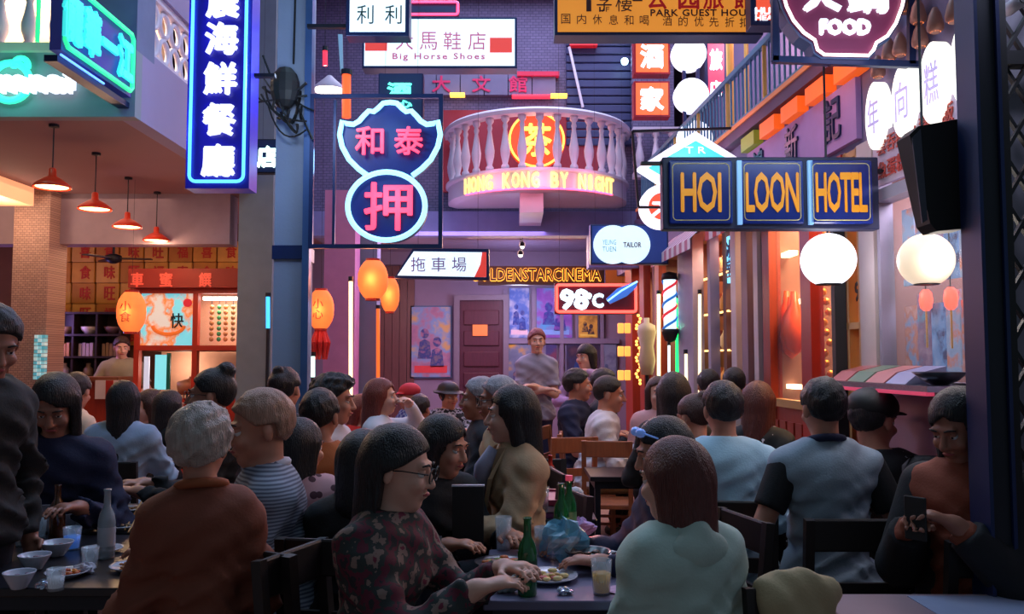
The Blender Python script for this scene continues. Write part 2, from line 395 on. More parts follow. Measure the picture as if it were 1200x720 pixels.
MB().box(P(600,0,10.4).x, P(645,0,10.4).x, 10.3, 10.4, P(0,113,10.3).z, P(0,111,10.3).z).build('red_tube', glow('red_tube', (255, 40, 60), 2.5), t)
MB().box(P(606,0,10.4).x, P(655,0,10.4).x, 10.38, 10.48, P(0,86,10.3).z, P(0,81,10.3).z).build('red_ledge', mat('red_ledge', (190, 30, 70), .5, emit=.3), t)
t = thing('roller_shutter', 'dark blue roller shutter behind the orange character signs', 'shutter', (P(700,0,10.4).x, 10.45, P(0,170,10.4).z))
a, b = P(664, 170, 10.4), P(748, 40, 10.4)
MB().box(a.x, b.x, 10.46, 10.5, a.z, b.z).build('backing', mat('shutter_blue', (50, 56, 100), .5), t)
z = a.z
while z < b.z:
    MB().box(a.x, b.x, 10.42, 10.455, z, z+.09, .01).build('slat', mat('shutter_blue', (50, 56, 100), .5), t); z += .105
MB().bar(P(667, 55, 10.35), P(683, 126, 10.35), .03).build('diagonal_rail', m_white, t)
MB().box(P(668,0,10.3).x, P(700,0,10.3).x, 10.3, 10.4, P(0,53,10.3).z, P(0,40,10.3).z).build('red_box', mat('red_box', (200, 30, 40), .5, emit=.4), t)
MB().ball(P(732, 72, 10.2), .045).build('lamp', glow('cyan_bulb', (190, 245, 255), 12), t)

# --- round balcony
BC = Vector((P(629, 0, 10.3).x, 10.3, 0)); BR = 1.08
zt, zf, zb = P(0, 126, 9.2).z, P(0, 199, 9.2).z, P(0, 223, 9.2).z
t = thing('round_balcony', 'half-round white balustraded balcony with pink neon lettering', 'balcony', (BC.x, BC.y, zb))
A0, A1 = R(176), R(364)
MB().lathe([(0, zb), (BR-.1, zb), (BR, zb+.03), (BR, zf-.02), (BR+.03, zf), (BR+.03, zf+.03), (0, zf+.03)], (BC.x, BC.y, 0), 48, A0, A1).build('slab', m_white, t, False)
MB().lathe([(BR-.1, zt-.06), (BR+.05, zt-.06), (BR+.06, zt-.02), (BR+.03, zt+.01), (BR-.08, zt+.01), (BR-.1, zt-.06)], (BC.x, BC.y, 0), 48, A0, A1).build('rail', m_white, t)
h = zt-.06-(zf+.03); pr = [(r, z/.44*h) for r, z in bprof]; b0 = None
for i in range(17):
    a = R(184 + i*172/16); loc = Vector((math.cos(a)*(BR-.04), math.sin(a)*(BR-.04), zf+.03-zb))
    if b0 is None: b0 = MB().lathe(pr, (0, 0, 0), 12).build('baluster', m_white, t, True, True); b0.location = loc
    else: c = b0.copy(); COL.objects.link(c); c.parent = t; c.location = loc
br = MB(); br.prism([(-.17, 0), (.0, 0), (.17, 0), (.17, -.0), (.17, -.02), (-.17, -.02)], 0, .01)
q = P(623, 225, 9.35)
MB().box(q.x-.13, q.x+.13, 9.35, 10.5, zb-.22, zb, .0).build('bracket', m_white, t)
# neon words bent round the slab's rim
words = 'HONG KONG BY NIGHT'; n = len(words)
for i, ch in enumerate(words):
    if ch == ' ': continue
    mb = MB(); a = R(270 - 47 + 94*i/(n-1)); cx, cy = BC.x + math.cos(a)*(BR+.03), BC.y + math.sin(a)*(BR+.03)
    mb.M = Matrix.Translation((cx, cy, (zf+zb)/2)) @ Matrix.Rotation(a+math.pi/2, 4, 'Z')
    mb.text(ch, (0, 0, 0), .082 if ch != 'I' else .025, .165, .02, .02)
    mb.build('neon_letters', glow('yellow_neon', (255, 222, 120), 1.6), t)
MB().tube([(BC.x+math.cos(R(a))*(BR+.03), BC.y+math.sin(R(a))*(BR+.03), zb+.02) for a in range(222, 320, 4)], .012, 6).build('neon_underline', glow('pink_neon', (255, 70, 110), 5), t)
light('neon_wash', 'POINT', (BC.x, BC.y-BR-.25, (zf+zb)/2), 5, (1, .25, .4), .05)
light('neon_wash', 'POINT', (BC.x+.6, BC.y-BR-.1, (zf+zb)/2), 4, (1, .25, .4), .05)
light('neon_wash', 'POINT', (BC.x-.6, BC.y-BR-.1, (zf+zb)/2), 4, (1, .25, .4), .05)
# round tea sign behind the balusters
c = P(629, 163, 9.9); t = thing('tea_sign', 'round orange sign with yellow neon character behind the balcony balusters', 'sign', (c.x, 10.0, c.z-.36))
MB().disc((c.x, c.z), .34, 9.95, 10.02, 40).build('face', mat('tea_orange', (225, 70, 30), .5, emit=.5), t)
MB().tube(arc(c.x, c.z, .32, 0, 360, 9.93, 40)[:-1], .012, 6, True).build('neon_ring', glow('amber_neon', (255, 190, 70), 3), t)
MB().text('茶', (c.x, 9.94, c.z), .34, .38, .02, .02).build('neon_character', glow('amber_neon', (255, 190, 70), 3), t)
light('tea_glow', 'POINT', (c.x, 9.6, c.z), 5, (1, .35, .15), .05)
struct('door_2', MB().box(P(520,0,10.4).x, P(700,0,10.4).x, 10.44, 10.5, zf, P(0,128,10.4).z), mat('red_backdrop', (150, 44, 60), .7))
# second small balustrade at right
t = thing('balustrade', 'short white balustrade behind the turquoise diamond sign', 'balustrade', tuple(P(765, 205, 9.9)))
a, b = P(742, 203, 9.9), P(790, 150, 9.9)
MB().box(a.x, b.x+.2, 9.85, 9.98, b.z-.05, b.z).build('rail', m_white, t); MB().box(a.x, b.x+.2, 9.85, 9.98, a.z-.06, a.z).build('base', m_white, t)
for i in range(4):
    MB().lathe([(r, z/.44*(b.z-.05-a.z)) for r, z in bprof], (a.x+.08+i*.19, 9.91, a.z), 12).build('baluster', m_white, t, True)
struct('wall_upper_right_back', MB().box(1.45, 1.95, 10.1, 10.2, P(0,206,10.1).z, 6.6), m_brickp)
struct('beam_right_back', MB().box(P(690,0,10).x, P(760,0,10).x, 10.2, 10.5, P(0,262,10).z-.5, P(0,262,10).z), mat('beam_paint', (120, 125, 175), .7))

# --- cinema marquee
t = thing('cinema_marquee', 'amber-lit cinema name lettering on a dark board over the far posters', 'sign', tuple(P(640, 333, 11.5)))
a, b = P(560, 334, 11.5), P(708, 312, 11.5)
MB().box(a.x, b.x, 11.5, 11.6, a.z, b.z).build('board', mat('marquee_board', (60, 40, 30), .5), t)
a2, b2 = P(551, 329, 11.45), P(704, 315, 11.45)
mk = lambda s, nm, m, d, bo, y: MB().text(s, ((a2.x+b2.x)/2, y, (a2.z+b2.z)/2), b2.x-a2.x, b2.z-a2.z, d, bo, spacing=1.02).build(nm, m, t)
mk('GOLDENSTARCINEMA', 'glowing_letters', glow('amber_letters', (255, 170, 60), 2.2), .03, .045, 11.47)
mk('GOLDENSTARCINEMA', 'letter_faces', mat('letter_face', (90, 40, 10), .5), .01, -.012, 11.435)
MB().box(P(708,0,11.5).x, P(745,0,11.5).x, 11.5, 11.6, a.z-.02, b.z+.06).build('orange_panel', mat('orange_panel', (190, 100, 40), .6, emit=.25), t)
light('marquee_glow', 'AREA', (.3, 11.2, 2.85), 14, (1, .6, .25), 1.6, (R(-60), 0, 0), .1)
for px, py, dsc in ((623, 276, 'nearer'), (612, 289, 'middle'), (610, 299, 'farther')):
    c = P(px, py, 11.3); t = thing('spotlight', 'small white ceiling spotlight over the passage, %s of the three' % dsc, 'spotlight', tuple(c))
    MB().tube([(c.x, c.y, 3.12), (c.x, c.y, c.z+.04)], .008).build('stem', m_dark, t)
    MB().lathe([(.02, .06), (.035, .05), (.04, 0)], tuple(c), 10).build('can', m_dark, t); MB().ball((c.x, c.y, c.z-.005), .028, 8).build('bulb', glow('spot_bulb', (255, 245, 225), 9), t)

# --- left restaurant: tiled wall, shelves, booth
TY = 10.6
t = thing('paper_panel_wall', 'wall of ochre square panels with red characters in the open restaurant', 'wall panels', (P(150,0,TY).x, TY, 2))
struct('wall_restaurant', MB().box(-8, -2.9, TY+.06, TY+.2, 0, 3.2), mat('rest_wall', (120, 84, 60), .8))
m_och = [mat('ochre_%d' % i, c, .7, namt=.2) for i, c in enumerate([(214,156,60),(196,134,50),(222,170,76)])]
m_rch = mat('red_char', (196, 60, 34), .6)
for i in range(9):
    for j in range(5):
        a = P(55+i*28.5, 283+j*24.5+24, TY); b = P(55+i*28.5+27.5, 283+j*24.5, TY)
        if j > 3 and i > 6: continue
        pn = MB().box(a.x, b.x, TY, TY+.05, a.z, b.z, .008).build('panel', m_och[(i*2+j) % 3], t)
        MB().text('福喜食味旺'[(i+j) % 5], ((a.x+b.x)/2+.03, TY-.003, (a.z+b.z)/2), .13, .16, .01, .02).build('character', m_rch, pn)
for i in range(12):
    for j in range(4):   # star-like pins catch the light
        pass
# shelves with dishes
t = thing('shelf_unit', 'dark pigeonhole shelf unit behind the restaurant staff member', 'shelf', (P(105,0,10.4).x, 10.4, 0))
sx0, sx1, sz0, sz1 = P(54,0,10.4).x, P(160,0,10.4).x, P(0,470,10.4).z, P(0,368,10.4).z
MB().box(sx0, sx1, 10.45, 10.48, 0, sz1).build('back', m_dwood, t)
for i in range(5): x = sx0+(sx1-sx0)*i/4; MB().box(x-.012, x+.012, 10.2, 10.45, 0, sz1).build('divider', m_dwood, t)
zs = [sz0+(sz1-sz0)*i/4 for i in range(5)]
for z in zs: MB().box(sx0, sx1, 10.19, 10.45, z-.012, z+.012).build('board', m_dwood, t)
crock = [mat('crock_%d' % i, c, .4) for i, c in enumerate([(190,170,170),(150,120,90),(210,200,190),(120,90,100),(180,130,80)])]
shf = ['top', 'second', 'third', 'bottom']
for i in range(4):
    for j in range(4):
        z = zs[3-j]+.013; x = sx0+(sx1-sx0)*(i+.5)/4; k = (i*3+j) % 3
        if k == 0:
            o = MB().lathe([(.05,0),(.09,.05),(.1,.09),(.092,.09),(.05,.02)], (x, 10.32, z), 14).build('bowl', crock[(i+j) % 5], None, True)
            tag(o, 'stoneware bowl in the %s row of the pigeonhole shelf, %s bay from the left' % (shf[j], ['first','second','third','fourth'][i]), 'bowl', 'crockery on the shelf unit')
        elif k == 1:
            o = MB()
            for q in range(4): o.box(x-.09+q*.045, x-.055+q*.045, 10.25, 10.4, z, z+.15+.01*(q % 2))
            tag(o.build('box_file', crock[(i+j+2) % 5], None), 'pale box in the %s row of the pigeonhole shelf, %s bay from the left' % (shf[j], ['first','second','third','fourth'][i]), 'box', 'boxes on the shelf unit')
        else:
            o = MB().lathe([(.04,0),(.06,.04),(.055,.11),(.025,.14),(.025,.17),(.03,.18)], (x, 10.32, z), 14).build('jar', crock[(i+2*j) % 5], None, True)
            tag(o, 'squat jar in the %s row of the pigeonhole shelf, %s bay from the left' % (shf[j], ['first','second','third','fourth'][i]), 'jar', 'crockery on the shelf unit')
a, b = P(57, 388, 10.55), P(75, 362, 10.55)
t = thing('framed_notice', 'pale framed notice at the left end of the pigeonhole shelf', 'notice', tuple(a))
MB().box(a.x, b.x, 10.55, 10.6, a.z, b.z).build('frame', mat('orange_frame', (200, 110, 60), .5), t); MB().box(a.x+.03, b.x-.03, 10.54, 10.55, a.z+.03, b.z-.03).build('sheet', mat('pale_sheet', (210, 190, 200), .6), t)
# counter
t = thing('service_counter', 'red wooden service counter in front of the pigeonhole shelf', 'counter', (P(110,0,9.7).x, 9.7, 0))
cz = P(0, 442, 9.6).z; MB().box(P(0,0,9.6).x, P(157,0,9.6).x, 9.5, 9.9, 0, cz-.05).build('body', m_rwood, t); MB().box(P(0,0,9.6).x, P(158,0,9.6).x, 9.45, 9.95, cz-.05, cz).build('top', m_wood, t)
a, b = P(110, 468, 9.4), P(142, 446, 9.4)
t = thing('counter_sign', 'white card with red bar fixed to the service counter', 'sign', tuple(a))
MB().box(a.x, b.x, 9.42, 9.45, a.z, b.z).build('card', mat('card_white', (215, 205, 205), .6), t)
MB().box(a.x+.12, a.x+.2, 9.41, 9.42, a.z, b.z).build('bar', m_redp, t)
# red framed food booth
KY = 9.2
def kx(px): return P(px, 400, KY).x
def kz(py): return P(0, py, KY).z
t = thing('food_booth', 'red timber food booth with lit glass windows under a red fascia', 'booth', (kx(238), KY, 0))
m_red = mat('booth_red', (186, 50, 26), .45, nscale=5)
for px in (160, 228, 316): MB().box(kx(px-3), kx(px+3), KY, KY+.08, 0, kz(340)).build('post', m_red, t)
for py in (341, 408, 470): MB().box(kx(158), kx(319), KY-.01, KY+.09, kz(py+3), kz(py-3)).build('rail', m_red, t)
MB().box(kx(158), kx(319), KY, KY+.06, 0, kz(472)).build('base_panel', m_red, t)
MB().box(kx(153), kx(319), KY-.1, KY+.3, kz(338), kz(316)).build('fascia', mat('fascia_red', (150, 40, 30), .6), t)
for px, ch in ((160, '車'), (194, '蜜'), (240, '饌'), (288, '飯')):
    c = P(px, 328, KY-.12); MB().text(ch, (c.x, KY-.105, c.z), .13, .15, .01, .025).build('fascia_character', mat('salmon', (235, 90, 70), .5, emit=.3), t)
MB().box(kx(232), kx(313), KY+.12, KY+.16, kz(351), kz(347)).build('strip_light', glow('booth_tube', (255, 240, 230), 6), t)
MB().box(kx(162), kx(314), KY+.62, KY+.66, 0, kz(340)).build('rear_wall', mat('booth_rear', (215, 160, 130), .7), t)
MB().box(kx(162), kx(314), KY+.1, KY+.6, kz(412), kz(409)).build('shelf', m_wood, t)
MB().box(kx(231), kx(313), KY+.03, KY+.04, kz(405), kz(344)).build('pane', m_glass, t)
MB().box(kx(163), kx(225), KY+.03, KY+.05, kz(405), kz(344)).build('menu_backlight', pattern('menu_print', 'noise', [(70,190,210),(120,205,220),(220,120,50),(200,190,180)], 5, emit=.8, thr=(.35,.62)), t)
MB().tube(arc(kx(196), kz(382), .17, 180, 360, KY+.02, 14, .09), .02, 6).build('menu_bowl_print', mat('menu_orange', (230, 110, 40), .5, emit=.5), t)
MB().disc((kx(218), kz(355)), .045, KY+.01, KY+.03).build('menu_red_dot', mat('menu_red', (200, 30, 50), .5, emit=.5), t)
MB().text('快', (kx(206), KY+.02, kz(376)), .14, .16, .01, .01).build('menu_character', m_black, t)
MB().box(kx(181), kx(195), KY+.03, KY+.05, kz(457), kz(416)).build('blue_lit_panel', glow('cyan_panel', (120, 215, 225), .9), t)
MB().box(kx(195), kx(199), KY+.02, KY+.05, kz(457), kz(414)).build('green_strip', mat('green_paint', (20, 120, 100), .5), t)
MB().box(kx(168), kx(174), KY+.03, KY+.05, kz(460), kz(418)).build('pale_strip', glow('pale_strip', (200, 205, 225), .7), t)
light('booth_glow', 'AREA', (kx(272), KY+.35, kz(346)), 12, (1, .75, .6), .8, (0, 0, 0), .3)
light('booth_glow', 'POINT', (kx(200), KY+.4, kz(430)), 5, (1, .8, .65), .1)
# hanging roast goods in the booth
hang = [(236, 1, (190,120,50)), (245, 0, (40,150,80)), (253, 1, (200,130,60)), (262, 0, (150,110,50)), (280, 0, (90,100,160)), (292, 2, (215,80,30)), (303, 2, (225,90,40))]
lb = ['amber beads string', 'green glass beads string', 'second amber beads string', 'brown beads string', 'blue beads string', 'orange roast duck', 'darker orange roast duck']
for (px, k, c), l in zip(hang, lb):
    x = kx(px); t = thing('roast_duck' if k == 2 else 'bead_string', l + ' hanging in the booth window', 'roast duck' if k == 2 else 'beads', (x, KY+.3, kz(400)))
    MB().tube([(x, KY+.3, kz(344)), (x, KY+.3, kz(360))], .004, 5).build('cord', m_dark, t)
    if k == 2:
        MB().lathe([(.0,-.02),(.06,.02),(.09,.1),(.08,.18),(.045,.25),(.025,.3),(.02,.38)], (x, KY+.3, kz(402)), 12).build('meat', mat('duck_%d' % px, c, .3), t, True)
    else:
        for q in range(7): MB().ball((x, KY+.3, kz(358+q*6.5)), .028, 8).build('bead', mat('bead_%d' % px, c, .2, coat=.5), t, True)
# rice cooker / pots on the booth's lower shelf
c = kx(212); o = MB().lathe([(.12,0),(.14,.08),(.14,.14),(.02,.18),(.02,.2),(0,.2)], (c, KY+.3, kz(464)), 16).build('cooking_pot', mat('pot_orange', (200,120,80), .4), None, True); tag(o, 'orange lidded cooking pot low in the booth', 'pot')
c = kx(290); o = MB().lathe([(.12,0),(.16,.1),(.13,.22),(.03,.25),(0,.25)], (c, KY+.3, kz(455)), 16).build('rice_basket', mat('basket_orange', (225,120,40), .5), None, True); tag(o, 'bright orange lidded basket at the booth right end', 'basket')
# ceiling fan far left
c = P(133, 303, 9.9); t = thing('ceiling_fan', 'dark ceiling fan below the restaurant beam', 'fan', (c.x, c.y, c.z))
MB().tube([(c.x, c.y, 3.2), (c.x, c.y, c.z)], .015).build('rod', m_dark, t); MB().lathe([(.04,.05),(.09,.03),(.09,-.03),(.03,-.06)], tuple(c), 14).build('motor', m_dark, t, True)
for k in range(3):
    a = R(12+k*120); d = Vector((math.cos(a), math.sin(a), 0)); MB().bar(c+d*.08, c+d*.42, .1, .012).build('blade', m_dwood, t)
# bright ceiling cove and purple light at far left
struct('trim_cove', MB().box(-6.2, P(20,0,8).x, 7.6, 8.4, 3.02, 3.2), glow('cove_light', (255, 190, 140), .6))
light('cove_lamp', 'POINT', (P(5,0,8).x, 8.1, 2.85), 9, (1, .75, .5), .1)
light('purple_lamp', 'POINT', (-5.6, 10.0, 1.9), 20, (.5, .3, 1), .1)
a, b = P(34, 412, 8.2), P(48, 366, 8.2)
a, b = P(38, 445, 8.42), P(52, 392, 8.42)
t = thing('glitter_panel', 'strip of pale turquoise glitter tiles on the mosaic pillar', 'decoration', tuple(a))
for i in range(12):
    for j in range(3):
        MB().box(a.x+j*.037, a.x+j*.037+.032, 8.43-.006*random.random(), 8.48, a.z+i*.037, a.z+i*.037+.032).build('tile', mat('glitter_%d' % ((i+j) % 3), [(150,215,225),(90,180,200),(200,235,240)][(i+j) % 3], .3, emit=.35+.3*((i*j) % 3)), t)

# pendant lamps
for i, (px, py) in enumerate(((61, 218), (111, 244), (149, 265), (183, 281))):
    Y = (6.1, 6.95, 7.9, 8.6)[i]; c = P(px, py, Y); rr = (.127, .132, .132, .128)[i]
    t = thing('pendant_lamp', 'red enamel pendant lamp, %s of the four in the row' % ('nearest, largest', 'second', 'third', 'farthest, smallest')[i], 'pendant lamp', (c.x, Y, c.z), 0, 'red pendant lamps in the restaurant')
    m_sh = mat('red_enamel', (214, 52, 26), .35, emit=.12)
    MB().lathe([(.018,.13),(.025,.12),(.028,.07),(.06,.055),(rr*.8,.025),(rr,0),(rr,-.015),(rr-.008,-.012),(rr*.78,.015),(.02,.05)], tuple(c), 24, caps=False).build('lamp_shade', m_sh, t, True)
    MB().tube([(c.x, c.y, c.z+.13), (c.x, c.y, 3.19)], .005, 6).build('cord', m_dark, t)
    MB().lathe([(.035,0),(.035,-.02),(.01,-.025)], (c.x, c.y, 3.2), 12).build('ceiling_rose', m_dark, t)
    MB().lathe([(0,-.008),(rr*.86,-.008),(rr*.86,-.002),(0,.02)], tuple(c), 20).build('bulb_disc', glow('pendant_glow', (255, 214, 150), 4), t)
    light('pendant_light', 'POINT', (c.x, c.y, c.z-.09), 7, (1, .62, .35), .06)
# ================================================================ signs of the street
def sign(lab, px0, py0, px1, py1, Y, thick, face, border=None, bw=.02, name='sign', cat='sign'):
    """a box sign square to the street; returns (thing, x0, x1, z0, z1, front y)"""
    a, b = P(px0, py1, Y), P(px1, py0, Y); t = thing(name, lab, cat, ((a.x+b.x)/2, Y, a.z))
    if border:
        MB().box(a.x, b.x, Y, Y+thick, a.z, b.z, .004).build('casing', border, t)
        MB().box(a.x+bw, b.x-bw, Y-.006, Y, a.z+bw, b.z-bw).build('face', face, t)
    else: MB().box(a.x, b.x, Y, Y+thick, a.z, b.z, .004).build('face', face, t)
    for hx in (a.x+.05, b.x-.05): MB().tube([(hx, Y+thick/2, b.z), (hx, Y+thick/2, 6.6)], .0013, 4).build('hanger', m_dark, t)
    return t, a.x, b.x, a.z, b.z, Y-.006
def ptext(s, t, px, py, w, h, Y, m, name='lettering', bold=.015, depth=.008, sp=1.0):
    c = P(px, py, Y); k = Y/FPX
    return MB().text(s, (c.x, Y, c.z), w*k, h*k, depth, bold, spacing=sp).build(name, m, t)
def frame_rect(t, px0, py0, px1, py1, Y, r, m, name='frame'):
    a, b = P(px0, py1, Y), P(px1, py0, Y); q = MB()
    q.box(a.x-r, a.x+r, Y-r, Y+r, a.z-r, b.z+r); q.box(b.x-r, b.x+r, Y-r, Y+r, a.z-r, b.z+r)
    q.box(a.x+r, b.x-r, Y-r, Y+r, a.z-r, a.z+r); q.box(a.x+r, b.x-r, Y-r, Y+r, b.z-r, b.z+r); q.build(name, m, t)
def rrect(x0, x1, z0, z1, rad, y):
    p = []
    for cx, cz, a in ((x1-rad, z1-rad, 0), (x0+rad, z1-rad, 90), (x0+rad, z0+rad, 180), (x1-rad, z0+rad, 270)):
        for k in range(5): p.append((cx+rad*math.cos(R(a+k*22.5)), y, cz+rad*math.sin(R(a+k*22.5))))
    return p
g_white = glow('lit_white', (238, 242, 255), 1.15); g_whiteblue = glow('lit_bluewhite', (214, 236, 250), 1.1)
m_cobalt = mat('cobalt_panel', (28, 24, 150), .35, emit=.25, namt=.05)
# 1 blue vertical restaurant sign
Y = 5.2; a, b = P(217, 221, Y), P(297, -60, Y)
t = thing('vertical_neon_sign', 'tall cobalt hanging sign with white characters and blue neon edge', 'sign', ((a.x+b.x)/2, Y, a.z))
MB().box(a.x, b.x, Y, Y+.16, a.z, b.z).build('casing', m_cobalt, t)
MB().tube(rrect(a.x+.03, b.x-.03, a.z+.04, b.z-.03, .04, Y-.02), .0105, 8, True).build('neon_edge', glow('azure_neon', (90, 190, 255), 1.9), t)
for ch, py in (('農', 2), ('海', 45), ('鮮', 92), ('餐', 140), ('廳', 188)):
    o = ptext(ch, t, 261 - (py-2)*.03, py, 37, 37, Y-.02, glow('lit_white', (238, 242, 255), 1.15), 'character', .035, .02)
MB().box(b.x, b.x+.13, Y+.06, Y+.1, P(0,86,Y).z, P(0,82,Y).z).build('bracket', m_dark, t)
for z in (40, 150): light('blue_neon_wash', 'POINT', (a.x-.12, Y-.1, P(0,z,Y).z), 5, (.1, .2, 1), .05)
# 2 green neon box sign parallel to the street
t = thing('green_neon_sign', 'purple box sign with green neon edge and cyan characters over the left fascia', 'sign', (-2.68, 5.3, 3.3))
gx, gy0, gy1, gz0, gz1 = -2.67, 4.95, 5.88, 3.33, 3.78
MB().box(gx-.07, gx, gy0, gy1, gz0, gz1, .0).build('casing', mat('violet_panel', (60, 60, 150), .4, emit=.12), t)
g_green = glow('green_neon', (50, 236, 150), 1.1); g_cyan = glow('cyan_neon', (60, 225, 225), .95)
def yz(y0, y1, z0, z1, x, r): return [(x, y0+r, z0), (x, y1-r, z0), (x, y1, z0+r), (x, y1, z1-r), (x, y1-r, z1), (x, y0+r, z1), (x, y0, z1-r), (x, y0, z0+r)]
MB().tube(yz(gy0+.01, gy1-.03, gz0+.03, gz1-.02, gx+.02, .03), .016, 8, True).build('neon_edge', g_green, t)
MB().tube([(gx-.13, gy0-.02, gz0+.04), (gx-.13, gy0-.02, gz1)], .013, 8).build('end_tube', g_green, t)
q = MB(Matrix.Translation((gx+.02, (gy0+gy1)/2, (gz0+gz1)/2)) @ Matrix.Rotation(R(90), 4, 'Z'))
q.text('龍華一江', (-.03, 0, .0), .9, .28, .02, .05, spacing=1.1).build('neon_characters', g_cyan, t)
MB().tube([(gx+.0, gy0, gz0-.03), (gx+.0, gy1-.4, gz0-.03)], .008, 6).build('lower_tube', glow('blue_tube', (90, 150, 255), 2.5), t)
MB().box(gx-.1, gx-.02, gy0, gy1+.02, gz0-.07, gz0-.03).build('under_rail', m_navy, t)
light('green_wash', 'POINT', (-2.9, 5.5, 3.5), 2, (.15, 1, .75), .08)
light('green_wash', 'POINT', (-3.5, 5.6, 3.4), 3, (.2, 1, .85), .08)
# 3 white lettering with green cup ring on the fascia
Y = 5.88; t = thing('fascia_sign', 'white channel lettering over a green ring on the grey fascia', 'sign', tuple(P(20, 125, Y)))
c = P(14, 97, Y)
MB().tube(arc(c.x, c.z, .135, 0, 360, Y-.02, 28, .135)[:-1], .026, 8, True).build('ring', glow('mint_neon', (60, 235, 190), 1.3), t)
q = P(27, 78, Y); MB().tube(arc(q.x, q.z, .05, -20, 200, Y-.025, 10), .022, 8).build('ring_curl', glow('mint_neon', (60, 235, 190), 1.3), t)
a, b = P(-30, 109, Y), P(88, 88, Y)
MB().text('mmnai', ((a.x+b.x)/2, Y-.045, (a.z+b.z)/2), b.x-a.x, (b.z-a.z)*1.0, .04, .10).build('lettering', glow('lit_white', (238, 242, 255), 1.15), t)
# 4 small sign beside the column and others far left of centre
t, x0, x1, z0, z1, y = sign('small hanging sign with glowing white-green character behind the centre column', 299, 163, 328, 203, 7.4, .08, m_navy, m_dark, .01)
ptext('店', t, 313, 184, 22, 24, y, glow('lit_mint', (220, 255, 245), 2), 'character', .05, .02)
# 5 white 利利 box
t, x0, x1, z0, z1, y = sign('white lit box sign with two identical black characters at the top', 405, -42, 480, 42, 5.9, .14, g_whiteblue, m_navy, .028)
for px in (428, 461): ptext('利', t, px, 17, 20, 23, y, mat('dark_green_ink', (30, 70, 60), .5), 'character', .0, .004)
MB().box(P(359,0,5.9).x, P(405,0,5.9).x, 5.93, 5.97, P(0,30,5.9).z, P(0,26,5.9).z).build('bracket', m_dark, t)
# 6 pink neon rectangle
Y = 7.6; t = thing('neon_frame_sign', 'small sign outlined in pink neon above the shoe shop sign', 'sign', tuple(P(510, 18, Y)))
a, b = P(470, 19, Y), P(538, 2, Y); MB().box(a.x, b.x, Y, Y+.05, a.z, b.z).build('panel', m_navy, t); MB().tube(rrect(a.x+.01, b.x-.01, a.z+.01, b.z-.01, .02, Y-.02), .012, 6, True).build('neon_edge', glow('hot_pink_neon', (255, 60, 100), 4), t)
# 7 shoe shop
t, x0, x1, z0, z1, y = sign('white lit shoe shop sign with red end squares in a blue frame', 424, 20, 606, 80, 7.0, .16, g_whiteblue, m_navy, .02)
for px in (441, 587):
    a, b = P(px-13, 62-(2 if px < 500 else 0), 7), P(px+13, 42, 7); MB().box(a.x, b.x, y-.006, y, a.z-.0, b.z-.02).build('red_square', mat('sign_red', (235, 70, 60), .5, emit=.55), t)
rp = mat('rose_ink', (196, 96, 130), .5, emit=.5)
for ch, px in (('大', 474), ('馬', 502), ('鞋', 530), ('店', 559)): ptext(ch, t, px, 48, 21, 22, y, rp, 'character', .0, .004)
ptext('Big Horse Shoes', t, 514, 67, 110, 9.5, y, rp, 'lettering', .02, .004, 1.25)
# 8 small green neon over dark box
t, x0, x1, z0, z1, y = sign('dark box with green neon characters just above the pawnshop neon', 443, 86, 496, 140, 6.9, .1, mat('dark_blue_panel', (30, 50, 90), .5), m_navy, .01)
ptext('酒', t, 468, 106, 27, 17, y, glow('green_neon2', (90, 255, 215), 2.6), 'neon_character', .04, .02)
ptext('心', t, 475, 122, 15, 8, y, glow('green_neon2', (90, 255, 215), 2.6), 'neon_character', .04, .02)
# 9 pawnshop neon: bat-shaped top and round bottom
Y = 6.0; t = thing('pawnshop_neon_sign', 'pawnshop neon sign, bat shape over a disc, cyan tubes and red characters', 'sign', tuple(P(440, 290, Y)))
def W(px, py, y=Y): p = P(px, py, y); return p
up = [(457,120),(449,121),(443,127),(438,131),(432,130),(426,136),(421,142),(414,146),(406,145),(401,142)]
L = [(400,142),(398,158),(401,172),(409,187),(420,198),(431,206)]
half = up + L[1:]
pts = [(px, py) for px, py in half]; right = [(914-px, py) for px, py in reversed(half)]
outline = right[:-1] + pts   # closes at the bottom across the disc
ring = [(457+54*0, 0)]
mcob = mat('pawn_blue', (12, 26, 100), .45, emit=.06)
poly = [(P(px, py, Y).x, P(px, py, Y).z) for px, py in pts + list(reversed([(914-px, py) for px, py in half]))[::1]]
poly = [(P(px, py, Y).x, P(px, py, Y).z) for px, py in half] + [(P(914-px, py, Y).x, P(914-px, py, Y).z) for px, py in reversed(half)]
MB().prism(poly, Y, Y+.12).build('upper_panel', mcob, t)
c = P(454, 243, Y); MB().disc((c.x, c.z), .275, Y-.02, Y+.12, 48, .245).build('lower_panel', mcob, t)
g_pawn = glow('ice_neon', (150, 225, 255), 1.7)
MB().tube([tuple(P(px, py, Y-.03)) for px, py in right[:-1] + half], .019, 8).build('upper_neon', g_pawn, t, True)
MB().tube(arc(c.x, c.z, .272, 0, 360, Y-.05, 48, .242)[:-1], .019, 8, True).build('lower_neon', g_pawn, t, True)
g_red = glow('red_neon', (255, 62, 90), 2.2)
for ch, px, py, s_ in (('和', 433, 165, 33), ('泰', 479, 165, 33), ('押', 455, 242, 56)): ptext(ch, t, px, py, s_, s_, Y-.04, g_red, 'neon_character', .012, .02)
frame_rect(t, 364, 113, 517, 289, Y+.1, .015, m_navy); MB().box(P(391,0,Y).x-.01, P(391,0,Y).x+.01, Y+.09, Y+.11, P(0,289,Y).z, P(0,113,Y).z).build('frame_bar', m_navy, t)
light('pawn_wash', 'POINT', (c.x, Y-.35, c.z+.1), 3.5, (.2, .55, 1), .1); light('pawn_wash', 'POINT', (c.x, Y-.35, c.z+.6), 3.5, (.2, .55, 1), .1)
